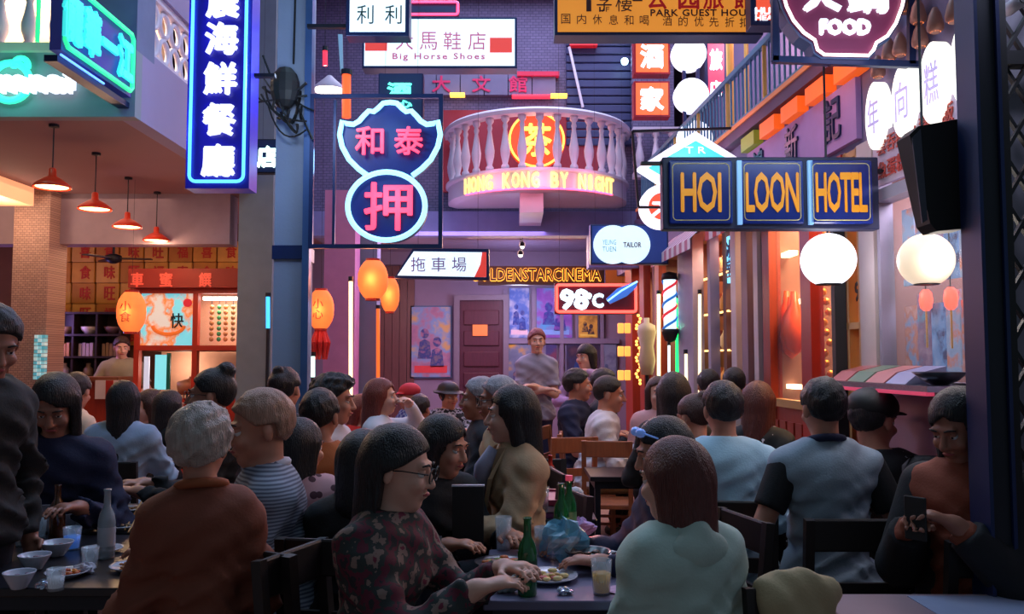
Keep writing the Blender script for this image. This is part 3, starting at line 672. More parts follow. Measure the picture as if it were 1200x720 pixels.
light('pawn_wash', 'POINT', (c.x-.5, Y+.3, c.z+.4), 5, (.2, .55, 1), .1)
# 10 trailer yard sign with slanted left end
Y = 7.2; t = thing('slanted_sign', 'white lit sign with slanted left end and red right end below the pawnshop neon', 'sign', tuple(P(515, 328, Y)))
pp = lambda L_, y: [(P(px, py, y).x, P(px, py, y).z) for px, py in L_]
MB().prism(pp([(462,326),(484,291),(573,292),(573,328)], Y), Y, Y+.1).build('casing', m_navy, t)
MB().prism(pp([(466,323),(485,295),(569,296),(569,325)], Y), Y-.008, Y).build('face', g_whiteblue, t)
MB().prism(pp([(556,325),(563,310),(565,296),(570,296),(570,325)], Y), Y-.014, Y-.008).build('red_end', mat('sign_red', (235, 70, 60), .5, emit=.55), t)
for hx in (490, 560): MB().tube([P(hx, 291, Y+.05), Vector((P(hx, 291, Y+.05).x, Y+.05, 6.6))], .0013, 4).build('hanger', m_dark, t)
for ch, px in (('拖', 490), ('車', 514), ('場', 538)): ptext(ch, t, px, 310, 17, 17, Y-.01, mat('violet_ink', (130, 90, 150), .5, emit=.2), 'character', 0, .004)
# 11 guest house, amber
t, x0, x1, z0, z1, y = sign('wide amber lit guest house sign hung at the top', 650, -45, 893, 41, 5.5, .16, pattern('amber_face', 'noise', [(196,112,36),(220,140,48),(245,180,80)], 1.2, emit=.75, thr=(.3,.75)), m_navy, .02)
blk = mat('umber_ink', (70, 24, 20), .5); rdi = mat('crimson_ink', (190, 20, 20), .5, emit=.2)
[ptext(c_, t, x_, 3, w_, 22, y, blk, 'character', .0, .004) for c_, x_, w_ in (('1', 690, 6), ('字', 708, 18), ('樓', 731, 20))]; ptext('─', t, 747, 0, 12, 3, y, blk, 'dash', 0, .004)
for ch, px in (('公', 770), ('园', 807), ('旅', 836), ('館', 872)): ptext(ch, t, px, -2, 24, 26, y, rdi, 'character', .02, .004)
ptext('PARK GUEST HOUSE', t, 825, 15, 128, 8, y, blk, 'lettering', .02, .004, 1.1); [ptext(c_, t, x_, 11, w_, 6, y, blk, 'character', 0, .004) for c_, x_, w_ in (('1', 703, 2), ('/', 707, 3), ('F', 712, 4))]
for ch, px in zip('国内休息和喝酒的优先折扣', (663, 681.5, 700, 719, 737, 755, 782, 800.5, 819, 836.5, 855, 872)): ptext(ch, t, px, 22+(px-660)*.02, 11, 12, y, blk, 'character', 0, .004)
# 12 small red-orange sign behind the bowl frame
t, x0, x1, z0, z1, y = sign('small red-orange lit sign with white lettering right of the guest house sign', 880, -20, 922, 30, 5.2, .12, mat('vermilion', (240, 90, 60), .5, emit=.8), m_navy, .035)
ptext('HUM', t, 899, 13, 28, 8, y, g_white, 'lettering', .05, .004); ptext('HEAR', t, 899, 21, 28, 6, y, g_white, 'lettering', .03, .004)
# 13 orange squares
for ch, py, lb in (('酒', 66, 'upper'), ('家', 116, 'lower')):
    t, x0, x1, z0, z1, y = sign('%s orange lit square with a white character left of the white discs' % lb, 743, py-21, 785, py+21, 8.4, .14, mat('lit_orange', (246, 104, 52), .5, emit=.8, namt=0), mat('crimson_edge', (150, 20, 40), .4, emit=.1), .02)
    ptext(ch, t, 764, py, 26, 27, y, g_white, 'character', .05, .01)
# 14 white discs on a post
Y = 7.8; t = thing('disc_sign', 'column of three white glowing discs on a dark post', 'sign', tuple(P(810, 180, Y)))
for k, (px, py, r) in enumerate(((808, 62, 20.5), (811, 111, 20.5), (815, 161, 20.5))):
    c = P(px, py, Y); MB().disc((c.x, c.z), r*Y/1000, Y, Y+.1, 40).build('disc', glow('disc_white', (232, 236, 255), 1.4), t)
for px in (802, 818): MB().box(P(px,0,Y).x-.015, P(px,0,Y).x+.015, Y+.04, Y+.08, P(0,170,Y).z, P(0,-20,Y).z).build('post', m_navy, t)
# 15 pink hotel sign
t, x0, x1, z0, z1, y = sign('narrow pink and red vertical sign partly behind the white discs', 829, 46, 849, 110, 8.0, .1, mat('lit_rose', (215, 50, 90), .5, emit=.7), m_navy, .01)
ptext('旅', t, 839, 70, 14, 24, y, g_white, 'character', .05, .01); ptext('店', t, 839, 104, 14, 18, y, g_white, 'character', .05, .01)
# 16 diamond and round sign
Y = 6.4; t = thing('diamond_sign', 'turquoise diamond lit sign with white border behind the hotel sign', 'sign', tuple(P(815, 240, Y)))
dm = lambda k: pp([(747+8*k, 197), (815, 154+7*k), (884-8*k, 197), (815, 241-7*k)], Y)
MB().prism(dm(0), Y, Y+.1).build('border', glow('lit_white', (238, 242, 255), 1.15), t); MB().prism(dm(1.6), Y-.008, Y).build('face', glow('lit_turquoise', (70, 215, 225), 1.0), t)
ptext('T R', t, 815, 176, 24, 8, Y-.01, g_white, 'lettering', 0, .004)
t = thing('round_sign', 'white round lit sign with orange disc and white star below the turquoise diamond', 'sign', tuple(P(775, 268, Y)))
c = P(776, 242, Y); MB().disc((c.x, c.z), 26*Y/1000, Y, Y+.1, 40).build('border', glow('lit_white', (238, 242, 255), 1.15), t)
MB().disc((c.x, c.z), 16*Y/1000, Y-.008, Y, 40).build('face', mat('lit_coral', (238, 90, 60), .5, emit=.8), t)
MB().text('大', (c.x, Y-.01, c.z), .15, .15, .004, .04).build('character', g_white, t)
t = thing('iron_bracket', 'thin black iron frame around the turquoise diamond sign', 'bracket', tuple(P(745, 245, Y)))
q = MB(); fp = [P(741, 154, Y-.1), P(906, 149, Y-.1), P(906, 244, Y-.1), P(748, 243, Y-.1)]
for i in range(4): q.bar(fp[i], fp[(i+1) % 4], .018)
q.build('bars', m_dark, t)
# 17 tailor
t, x0, x1, z0, z1, y = sign('tailor sign of two overlapping white discs on a blue panel', 692, 263, 783, 310, 8.0, .1, mat('tailor_blue', (40, 70, 150), .5, emit=.1), m_navy, .015)
for px in (718, 739): c = P(px, 287, 7.98); MB().disc((c.x, c.z), .182, 7.955+.005*(px == 739), 7.99, 40).build('disc', glow('disc_paleblue', (205, 232, 245), 1.05), t)
[ptext(w_, t, 714, py_, 16, 6, 7.95, mat('mist_ink', (150, 190, 200), .5, emit=.2), 'lettering', 0, .004) for w_, py_ in (('YEUNG', 284), ('TUEN', 292))]; ptext('TAILOR', t, 741, 287, 21, 6, 7.95, mat('plum_ink', (110, 60, 90), .5), 'lettering', .02, .004)
# 18 thermometer
Y = 8.4; t = thing('temperature_sign', 'red neon framed temperature sign reading 98 degrees', 'sign', tuple(P(697, 366, Y)))
a, b = P(650, 368, Y), P(747, 332, Y); MB().box(a.x, b.x, Y, Y+.1, a.z, b.z).build('casing', mat('maroon_panel', (90, 16, 40), .5), t)
MB().tube(rrect(a.x+.02, b.x-.02, a.z+.02, b.z-.02, .025, Y-.02), .014, 8, True).build('neon_edge', glow('coral_neon', (255, 70, 60), 4), t)
ptext('98', t, 673, 351, 31, 22, Y-.01, glow('lit_cyanwhite', (205, 245, 255), 2.2), 'digits', .05, .02); ptext('°C', t, 697, 352, 19, 16, Y-.01, glow('lit_cyanwhite', (205, 245, 255), 2.2), 'digits', .05, .02)
for hx in (a.x+.05, b.x-.05): MB().tube([(hx, Y+.05, b.z), (hx, Y+.05, 6.6)], .0013, 4).build('hanger', m_dark, t)
Y = 8.1; t = thing('arrow_neon_sign', 'blue and white slanting neon arrow over the temperature sign', 'sign', tuple(P(730, 356, Y)))
MB().prism(pp([(711,350),(724,338),(747,329),(746,337),(735,347),(716,356)], Y), Y, Y+.08).build('panel', mat('arrow_blue', (60, 110, 200), .5, emit=.7), t)
MB().tube([P(730, 334, Y+.04), Vector((P(730, 334, Y+.04).x, Y+.04, 6.6))], .0013, 4).build('hanger', m_dark, t)
MB().tube([tuple(P(x, y_, Y-.02)) for x, y_ in ((712,353),(728,341),(747,330))], .008, 6).build('neon_tube', glow('ice_neon', (150, 235, 255), 4.5), t)
# 19 HOI LOON HOTEL
Y = 4.1; t = thing('hotel_sign', 'navy hotel sign of three panels with gold lettering', 'sign', tuple(P(905, 268, Y)))
a, b = P(778, 268, Y), P(1031, 183, Y); m_hot = mat('hotel_casing', (24, 30, 66), .5)
q = MB(); k = Y/1000
q.box(a.x, b.x, Y+.02, Y+.1, a.z, b.z, .004)
q.build('casing', m_hot, t)
m_hp = mat('hotel_navy', (22, 44, 128), .25, nscale=2.5, namt=.5, emit=.05)
for (p0, p1, wd, sx) in ((785, 858, 'HOI', 47), (869, 941, 'LOON', 62), (950, 1022, 'HOTEL', 60)):
    a2, b2 = P(p0, 262, Y), P(p1, 188, Y); pn = MB().box(a2.x, b2.x, Y, Y+.03, a2.z, b2.z, .006).build('panel', m_hp, t)
    MB().tube(rrect(a2.x+.016, b2.x-.016, a2.z+.016, b2.z-.016, .02, Y-.001), .0022, 4, True).build('gilt_line', mat('gilt_line', (200, 190, 130), .4, emit=.15), pn)
    ptext(wd, pn, (p0+p1)/2, 225.5, sx, 46, Y-.002, mat('gilt_letters', (228, 150, 30), .4, emit=.42, namt=.05), 'letters', .02, .006, .92)
for px in (863.5, 945.5): MB().box(P(px-2.5,0,Y).x, P(px+2.5,0,Y).x, Y-.0, Y+.02, P(0,263,Y).z, P(0,188,Y).z).build('lit_joint', glow('joint_light', (120, 170, 220), .8), t)
MB().box(b.x-.02, XR(Y)+.02, Y+.04, Y+.08, P(0,200,Y).z, P(0,196,Y).z).build('bracket', m_dark, t)
MB().box(P(700,0,Y).x*0+a.x-.1, a.x, Y+.04, Y+.08, P(0,190,Y).z, P(0,187,Y).z).build('stay', m_dark, t)
light('hotel_sign_lamp', 'AREA', (P(905,0,Y).x, Y-.7, P(0,130,Y).z), 4, (.6, .8, 1), .8, (R(50), 0, 0), .2)
# 20 hot pot bowl sign
Y = 3.8; t = thing('hotpot_sign', 'bowl-shaped plum hotpot sign outlined in white neon reading FOOD', 'sign', tuple(P(990, 68, Y)))
bo = [(917,-60),(917,-10),(922,8),(930,24),(942,38),(955,47),(958,58),(966,64),(1018,65),(1024,58),(1027,50),(1040,42),(1050,27),(1057,8),(1061,-10),(1061,-60)]
big = [(989+(px-989)*1.08, py+(3 if py > 30 else 0)) for px, py in bo]
MB().prism(pp(big, Y), Y+.02, Y+.12).build('casing', mat('slate_blue', (70, 96, 140), .4), t)
MB().prism(pp([(989+(px-989)*1.03, py+1) for px, py in bo], Y), Y, Y+.02).build('face', mat('plum_face', (120, 48, 84), .4, emit=.3), t)
MB().tube([tuple(P(px, py, Y-.015)) for px, py in bo], .0075, 8).build('neon_outline', glow('rosewhite_neon', (255, 225, 225), 3), t, True)
ptext('FOOD', t, 990, 32, 59, 17, Y-.004, g_white, 'lettering', .06, .02); ptext('火', t, 963, -7, 42, 40, Y-.004, g_white, 'character', .05, .02); ptext('鍋', t, 1016, -6, 45, 42, Y-.004, g_white, 'character', .05, .02)
t = thing('steel_bracket', 'dark blue steel frame carrying the bowl-shaped sign', 'bracket', tuple(P(1020, 80, 3.84)))
q = MB(); Y = 3.84
for A_, B_ in (((908,-60),(908,72)), ((905,70),(1150,79)), ((1068,-60),(1068,76))): q.bar(P(*A_, Y), P(*B_, Y), .03)
q.build('bars', m_navy, t)

# ---------------------------------------------------------------- lanterns
def lantern(px, py, wpx, hpx, Y, lab, char=None, tassel=False, em=1.0):
    c = P(px, py, Y); rw, rh = wpx*Y/2000, hpx*Y/2000; t = thing('paper_lantern', lab, 'lantern', (c.x, Y, c.z-rh))
    prof = []; n = 14
    for i in range(n+1):
        u = -1+2*i/n; r = rw*(1-abs(u)**2.6*.55)*(1+.02*(i % 2)); prof.append((r, u*rh))
    MB().lathe(prof, tuple(c), 28).build('paper_shade', pattern('lantern_paper', 'noise', [(228,70,34),(250,130,60)], 3, emit=em), t, True)
    for s_ in (-1, 1): MB().lathe([(rw*.5, -.012), (rw*.5, .012)], (c.x, c.y, c.z+s_*rh), 16).build('rim', m_redp, t)
    MB().tube([(c.x, c.y, c.z+rh), (c.x, c.y, 3.2 if px < 200 else 6.6)], .0015, 4).build('cord', m_dark, t)
    if char: MB().text(char, (c.x, c.y-rw*1.02, c.z), rw*.8, rh*1.0, .004, 0).build('character', mat('lantern_ink', (90, 24, 10), .6), t)
    if tassel:
        tt = MB()
        for k in range(9):
            a = k*2*math.pi/9; tt.tube([(c.x+.03*math.cos(a), c.y+.03*math.sin(a), c.z-rh), (c.x+.07*math.cos(a), c.y+.07*math.sin(a), c.z-rh-.12), (c.x+.055*math.cos(a), c.y+.055*math.sin(a), c.z-rh-.27)], [.015, .022, .008], 6)
        tt.build('tassel', mat('tassel_red', (190, 24, 20), .7), t)
    light('lantern_light', 'POINT', (c.x, c.y-rw-.06, c.z), 3.2, (1, .36, .18), .07)
    return t
lantern(154, 366, 32, 48, 8.0, 'glowing paper lantern hanging at the left edge of the booth', '小\n食')
lantern(376, 363, 30, 46, 7.6, 'glowing paper lantern with red tassels between the columns', '小\n心', True)
lantern(437, 328, 35, 46, 7.2, 'largest glowing paper lantern under the pawnshop neon')
lantern(457, 346, 22, 40, 7.9, 'small lantern half behind the largest lantern')
# glowing poles
def glowpole(px, py0, py1, Y, r, lab, g, name='light_pole'):
    a, b = P(px, py1, Y), P(px, py0, Y); t = thing(name, lab, 'light tube', tuple(a)); MB().tube([a, b], r, 10).build('tube', g, t)
    MB().tube([b, b+Vector((0, 0, .04))], r*1.3, 8).build('end_cap', m_dark, t)
    if py1 > 380: MB().tube([Vector((a.x, a.y, 0)), a], r*.8, 8).build('stand', m_dark, t)
    else: MB().tube([b, Vector((b.x, b.y, 6.6))], .0015, 4).build('cord', m_dark, t)
    return t
glowpole(411, 330, 490, 7.0, .016, 'tall warm white light tube in front of the slate column', glow('warm_tube', (255, 225, 170), 2.2))
glowpole(443, 362, 445, 9.3, .02, 'dim orange light tube on the timber cladding', glow('dim_orange', (240, 110, 40), .9))
glowpole(365, 418, 442, 7.5, .03, 'short mint-white light tube beside the centre column', glow('mint_tube', (205, 255, 245), 3))
glowpole(314, 348, 385, 8.6, .02, 'short blue light tube at the right end of the booth', glow('blue_lit', (60, 170, 230), 2))
glowpole(406, 88, 138, 6.6, .035, 'orange-red spindle lamp left of the pawnshop neon', glow('spindle', (255, 90, 40), 1.3))
glowpole(381, 60, 77, 7.2, .02, 'small red tube lamp high beside the centre column', glow('red_tube', (255, 40, 60), 2.5))
# white enamel lamp by the column
c = P(386, 104, 7.6); t = thing('wall_lamp', 'white conical wall lamp shining beside the centre column', 'lamp', tuple(c))
MB().lathe([(.02,.12),(.05,.09),(.15,.0),(.15,-.02)], tuple(c), 18, caps=False).build('lamp_shade', m_white, t, True); MB().lathe([(0,-.02),(.13,-.02),(.13,-.01)], tuple(c), 18).build('bulb_disc', glow('warm_disc', (255, 235, 215), 5), t)
light('lamp_glow', 'POINT', (c.x, c.y-.1, c.z-.12), 4, (1, .8, .7), .05)
# hanging blue/orange cloth banners above it
t = thing('banner', 'narrow pale banner hanging beside the spindle lamp', 'banner', tuple(P(400, 84, 7.0)))
MB().prism(pp([(396,40),(401,40),(402,84),(399,86)], 7.0), 7.0, 7.02).build('cloth', mat('banner_pale', (150, 190, 210), .7, emit=.1), t)
MB().tube([P(398, 41, 7.01), Vector((P(398, 41, 7.01).x, 7.01, 6.6))], .0015, 4).build('cord', m_dark, t)
# tangle of cables and a dark bundle on the centre column
t = thing('cable_bundle', 'dark tangle of cables hung on the centre column above the neon', 'cables', tuple(P(325, 170, 6.1)))
for k in range(16):
    s0 = P(300+random.random()*60, 85+random.random()*70, 6.1+.15*random.random()); s1 = P(298+random.random()*70, 90+random.random()*85, 6.05)
    mid = (s0+s1)/2+Vector((random.uniform(-.1, .1), 0, -random.uniform(.05, .25)))
    pts = [s0*(1-u)**2+mid*2*u*(1-u)+s1*u*u for u in [i/8 for i in range(9)]]
    MB().tube(pts, .006+.005*random.random(), 5).build('cable', m_black, t)
MB().ball(P(334, 103, 6.1), (.11, .08, .16), 14).build('wrapped_bundle', m_black, t)
for (A_, B_) in (((308, 65), (326, 112)), ((300, 120), (360, 112)), ((346, 0), (344, 75))): MB().tube([P(*A_, 6.1), P(*B_, 6.1)], .008, 5).build('cable', m_black, t)

# ================================================================ right-hand shop fronts
def RM(Y, z, off=0): return Matrix.Translation((XR(Y)-off, Y, z)) @ Matrix.Rotation(R(-90)+ -math.atan(-.06)*-1, 4, 'Z')
# local x runs towards the camera along the wall, local -y points into the street
def wallbox(Y0, Y1, z0, z1, d0, d1, mb=None):
    """box on the right-hand wall between depths Y0<Y1, standing out from d0 to d1 into the street"""
    mb = mb or MB(); n = Vector((-1, -.06, 0)).normalized()
    vs = []
    for z in (z0, z1):
        for (Yy, d) in ((Y0, d0), (Y1, d0), (Y1, d1), (Y0, d1)):
            vs.append((XR(Yy)+n.x*d, Yy+n.y*d, z))
    return mb.add(vs, [(0,1,2,3),(7,6,5,4),(0,4,5,1),(1,5,6,2),(2,6,7,3),(3,7,4,0)])
def Yof(px, off=0, py=421):       # depth at which the wall line passes picture column px at height py
    s_ = (px-600)/FPX/(math.cos(PITCH)-(360-py)/FPX*math.sin(PITCH)); return (1.85+.06*4.3-off)/(s_+.06)
def ZZ(py, Y): return P(0, py, Y).z
m_lil2 = mat('lilac_post', (150, 140, 170), .6); m_cream = mat('cream_frame', (200, 180, 180), .5); m_yel = mat('yellow_frame', (190, 140, 80), .5)
# solid wall set behind, and interiors as shallow lit rooms
wl = MB(); wallbox(2.2, BY, 2.62, 3.18, -.2, 0, wl); wallbox(2.2, 4.5, 3.18, 6.6, -.2, 0, wl); wallbox(4.5, BY, 3.18, 6.6, -1.3, -1.0, wl); wallbox(4.5, BY, 3.1, 3.18, -1.1, -.2, wl)
struct('wall_right_upper', wl, mat('right_plaster', (120, 105, 140), .8, nscale=2))
struct('wall_right_rear', wallbox(2.2, BY, 0, 2.62, -1.5, -1.4), mat('shop_rear', (150, 110, 90), .8, nscale=3, namt=.3))
struct('ceiling_shop', wallbox(2.2, BY, 2.62, 2.7, -1.4, -.2), mat('shop_ceiling', (150, 120, 100), .8))
for y0 in (3.2, 4.32, 5.9, 7.0, 8.3, 9.6, 11.0): struct('wall_partition', wallbox(y0-.04, y0+.04, 0, 2.62, -1.4, -.06), mat('partition', (130, 92, 84), .8))
for Yc, e, c in ((3.75, 9, (.85, .8, 1)), (5.1, 16, (1, .72, .4)), (6.4, 14, (1, .7, .45)), (7.6, 12, (1, .65, .35)), (8.9, 12, (1, .75, .4)), (10.3, 12, (1, .6, .3))):
    light('shop_light', 'AREA', (XR(Yc)+.6, Yc, 2.55), e*2.2, c, .7, (0, 0, 0), .7)
def wposts(lst, m, nm):
    for i, (p0, p1, z0, z1, d) in enumerate(lst):
        struct(nm, wallbox(Yof(p1), Yof(p0), z0, z1, -.06, d), m)
# window bay 1: poster window with counter (px 1035-1147)
Y0, Y1 = Yof(1147), Yof(1036)
struct('wall_right_sill', wallbox(2.2, Y1, 0, 1.38, -.06, 0), mat('sill_wall', (190, 150, 165), .6, nscale=6, namt=.15))
struct('trim_post_white', wallbox(Yof(1034), Yof(1016), 0, 2.62, -.06, .03), m_cream)
t = thing('window_1', None, None, (XR(Y0), Y0, 1.4)); t['kind'] = 'structure'
wallbox(Y0, Y1, 1.4, 2.3, -.03, -.02).build('pane', m_glass, t)
f = MB(); wallbox(Y0-.05, Y0, 1.38, 2.62, -.05, .02, f); wallbox(Y1-.03, Y1, 1.38, 2.62, -.05, .02, f); wallbox(Y0, Y1, 2.28, 2.34, -.05, .04, f); wallbox(Y0, Y1, 1.36, 1.4, -.05, .03, f)
f.build('window_frame', mat('dusky_frame', (150, 140, 160), .5), t)
# prints standing in that window
pc = [[(190,160,170),(120,90,120),(90,130,160)], [(200,190,200),(180,110,90),(120,140,180)], [(90,110,150),(140,160,190),(200,120,90)], [(170,180,205),(100,140,190),(60,60,100)]]
for k in range(6):
    ya = Y0+.03+k*(Y1-Y0-.06)/6; yb = ya+(Y1-Y0)/6-.02
    for j in range(2):
        o = wallbox(ya, yb, 1.43+j*.43, 1.43+j*.43+.38-.05*((k+j) % 2), -.1, -.09).build('wall_print', pattern('wp_%d' % ((k+j) % 4), 'noise', pc[(k+j) % 4], 13, seed=k+j*7, emit=.12, thr=(.38,.62)), None)
        tag(o, 'pale coloured print pasted inside the poster window, %s row, %s from the pole' % (('lower', 'upper')[j], ('first', 'second', 'third', 'fourth', 'fifth', 'sixth')[k]), 'print', 'prints in the poster window')
t = thing('menu_board', 'pale board with rows of red characters above the poster window', 'sign', (XR(3.9), 3.9, 2.36))
wallbox(Y0, Y1, 2.36, 2.62, .01, .03).build('board', mat('menu_pale', (190, 165, 185), .6, emit=.05), t)
for r_ in range(2):
    q = MB(Matrix.Translation((XR((Y0+Y1)/2)-.035, (Y0+Y1)/2, 2.43+r_*.12)) @ Matrix.Rotation(R(-86.6), 4, 'Z')); q.text(('魚蛋粉麵 牛腩河', '雲吞撈麵 豬手飯')[r_], (0, 0, 0), .66, .085, .004, .01).build('red_characters', mat('menu_redink', (190, 70, 60), .5), t)
# small lanterns seen in the window
for px, py, lb in ((1101, 352, 'nearer the pale posts'), (1129, 350, 'nearer the black pole')):
    c = P(px, py, 3.95 if px < 1110 else 3.75); c.x = XR(c.y)+.3; s_ = c.y; c = Vector((XR(s_)+.05, s_, c.z))
    t = thing('small_lantern', 'small red glowing lantern in the poster window, ' + lb, 'lantern', tuple(c))
    MB().lathe([(.012,-.05),(.025,-.035),(.03,0),(.025,.035),(.012,.05)], tuple(c), 14).build('paper_shade', glow('small_red_lantern', (255, 90, 70), 1.6), t, True); MB().tube([c+Vector((0,0,.05)), c+Vector((0,0,.7))], .003, 5).build('cord', m_dark, t)
    MB().tube([c-Vector((0,0,.05)), c-Vector((0,0,.22))], .005, 5).build('tassel', m_gold, t)
# steel counter with slanting food bins
t = thing('display_counter', 'steel display counter with slanted glass bins below the poster window', 'counter', (XR(3.9)-.1, 3.9, 1.38))
wallbox(Y0, Y1+.15, 1.365, 1.39, .0, .22).build('top', mat('steel_counter', (170, 165, 180), .25, .8), t)
wallbox(Y0, Y1+.15, 1.35, 1.366, .19, .225).build('red_edge_light', glow('dull_red_strip', (190, 60, 90), .8), t)
n = Vector((-1, -.06, 0)).normalized()
for k in range(4):
    ya = Y0+.2+k*.19; q = MB(); x = XR(ya)
    q.add([(XR(ya)-.2, ya, 1.392), (XR(ya+.17)-.2, ya+.17, 1.392), (XR(ya+.17)-.02, ya+.17, 1.392), (XR(ya)-.02, ya, 1.392), (XR(ya)-.14, ya, 1.44), (XR(ya+.17)-.14, ya+.17, 1.44), (XR(ya+.17)-.02, ya+.17, 1.47), (XR(ya)-.02, ya, 1.47)], [(3,2,1,0),(4,5,6,7),(0,1,5,4),(1,2,6,5),(2,3,7,6),(3,0,4,7)])
    q.build('food_bin', mat('bin_%d' % k, [(150,150,190),(190,120,120),(110,130,110),(180,100,100)][k], .3), t)
o = MB().lathe([(.03,0),(.07,.02),(.11,.055),(.105,.055),(.06,.02),(0,.012)], (XR(3.55)-.12, 3.55, 1.392), 20).build('steel_bowl', mat('dark_steel', (70, 72, 84), .3, .7), None, True); tag(o, 'wide dark steel bowl at the pole end of the display counter', 'bowl')
# bay 2: yellow framed narrow window with number 9 (px 997-1016)
ya, yb = Yof(1016), Yof(996)
t = thing('window_2', None, None, (XR(ya), ya, 0)); t['kind'] = 'structure'
f = MB(); 
for (p0, p1) in ((998, 1000.5), (1012, 1015)): wallbox(Yof(p1), Yof(p0), 0, 2.62, -.05, .02, f)
for z in (1.3, 1.66, 2.3, 2.58): wallbox(ya, yb, z, z+.035, -.05, .02, f)
f.build('window_frame', m_yel, t); wallbox(ya, yb, 1.32, 2.6, -.03, -.02).build('pane', m_glass, t); wallbox(ya, yb, 0, 1.3, -.05, 0).build('lower_panel', m_rwood, t)
q = MB(Matrix.Translation((XR((ya+yb)/2)+.005, (ya+yb)/2, 1.86)) @ Matrix.Rotation(R(-86.6), 4, 'Z')); q.text('9', (0, 0, 0), .05, .1, .004, .02).build('number', m_black, t)
# bay 3: red shop front (px 898-997)
t = thing('door_3', None, None, (XR(5.2), 5.2, 0)); t['kind'] = 'structure'
for (p0, p1, m) in ((984, 997, m_redp), (945, 957, m_redp), (900, 908, m_rwood)): wallbox(Yof(p1), Yof(p0), 0, 2.62, -.05, .03).build('post', m, t)
wallbox(Yof(945), Yof(908), 0, 1.2, -.04, .0).build('lower_panel', m_rwood, t)
for k in range(4): yy = Yof(945)+.06+k*.13; wallbox(yy, yy+.1, .2, 1.1, .0, .015).build('panel', m_rwood, t)
wallbox(Yof(945), Yof(908), 1.2, 2.55, -.03, -.02).build('pane', m_glass, t); wallbox(Yof(984), Yof(957), 0.1, 2.55, -.03, -.02).build('pane', m_glass, t)
wallbox(Yof(984), Yof(900), 2.55, 2.62, -.05, .03).build('lintel', m_rwood, t)
wallbox(Yof(945), Yof(908), 1.19, 1.24, -.04, .02).build('rail', m_yel, t)
# pole in front
tag(MB().box(P(970,0,4.45).x, P(983,0,4.45).x, 4.45, 4.5, 0, 2.35).build('black_post', m_black, None), 'slim black post in front of the red shop door under the bright globe', 'post')
# goods in that shop: warm back panels added close behind the glass to brighten it
struct('wall_bounce_panel', wallbox(4.66, 6.3, 0, 2.6, -.62, -.58), mat('cabinet_back', (200, 140, 80), .7))
struct('wall_bounce_panel', wallbox(6.4, 8.2, 0, 2.6, -.42, -.38), mat('bounce_panel2', (170, 100, 70), .7))
light('shop_fill', 'AREA', (XR(5.5)+.3, 5.45, 2.5), 26, (1, .62, .3), .3, (0, 0, 0), 1.1); light('shop_fill', 'AREA', (XR(7.3)+.2, 7.3, 2.5), 22, (1, .6, .35), .2, (0, 0, 0), 1.2)  # added warm fill for the shop interiors
light('poster_window_glow', 'AREA', (XR(3.8)+.25, 3.8, 2.4), 9, (.9, .8, 1), .3, (0, 0, 0), .7)
c = (XR(5.75)+.12, 5.75, 1.5); t = thing('roast_duck', 'orange roast ducks cluster hanging in the red shop window', 'roast duck', c)
for dy, dz in ((0, 0), (.12, .05), (-.1, .03)): MB().lathe([(.0,0),(.06,.05),(.085,.15),(.07,.25),(.03,.34),(.02,.42)], (c[0]+dy*.1, c[1]+dy, c[2]+dz), 12).build('duck', mat('duck_red', (225, 80, 30), .35), t, True)
for k, (dx, z, lb) in enumerate(((.1, 2.2, 'upper'), (.2, 1.88, 'middle'), (.12, 1.3, 'lowest'))):
    t = thing('shop_lamp', 'small warm strip lamp inside the red shop, %s' % lb, 'lamp', (XR(5.8)+dx, 5.8, z)); MB().box(XR(5.8)+dx, XR(5.8)+dx+.06, 5.7, 5.95, z, z+.03).build('tube', glow('warm_strip', (255, 225, 170), 5), t)
t = thing('gold_chain_garland', 'gold garland hanging inside the red door', 'garland', (XR(5.15)+.1, 5.15, 1.3))
for k in range(16): MB().ball((XR(5.15)+.1+.015*math.sin(k*2), 5.15+.02*math.cos(k*2), 1.35+k*.062), .024, 8).build('bead', m_gold, t, True)
# bay 4..: farther posts and lit niches
wposts([(873, 880, 0, 2.62, .02), (884, 899, 0, 2.62, .0)], mat('taupe_post', (140, 110, 120), .6), 'trim_post_taupe')
wposts([(889, 894, 0, 2.62, .03)], m_cream, 'trim_post_pale')
wposts([(862, 868, 0, 2.62, .03)], m_cream, 'trim_post_pale')
wposts([(800, 818, 0, 2.62, .04), (833, 836, 0, 2.62, .02)], m_lil2, 'trim_pillar_lilac')
wposts([(770, 775, 0, 2.62, .02), (736, 744, 0, 2.62, .03), (752, 757, 0, 2.62, .02)], m_rwood, 'trim_post_red')
t = thing('shop_shelf', 'brown shelves of small warm-lit goods behind glass right of the lilac pillar', 'shelf', (XR(6.9)+.3, 6.9, 1))
for k in range(4): wallbox(6.85, 7.75, 1.25+k*.32, 1.27+k*.32, -.3, -.07).build('board', m_wood, t)
gi = 0
for k in range(4):
    for j in range(6):
        yy = 6.93+j*.13; zz = 1.27+k*.32; gi += 1
        o = MB().lathe([(.03,0),(.045,.03),(.045,.1),(.02,.14),(.02,.16)], (XR(yy)+.16, yy, zz), 10).build('jar', mat('jar_%d' % (gi % 4), [(230,160,80),(180,90,50),(240,200,140),(140,60,50)][gi % 4], .35, emit=.15), None, True)  # faint glow in the jar colours adds to the shop's warm light
        tag(o, 'small jar on the brown shop shelves, %s shelf, %s from the near end' % (('lowest','second','third','top')[k], ('first','second','third','fourth','fifth','sixth')[j]), 'jar', 'jars on the brown shop shelves')
for k, z in enumerate((2.22, 1.9, 1.58)): t = thing('shelf_light', 'warm strip light under the brown shop shelf, %s' % ('top', 'middle', 'lowest')[k], 'light tube', (XR(7.3)+.08, 7.3, z)); wallbox(6.9, 7.7, z-.014, z, -.09, -.065).build('tube', glow('warm_strip2', (255, 200, 120), 3), t)
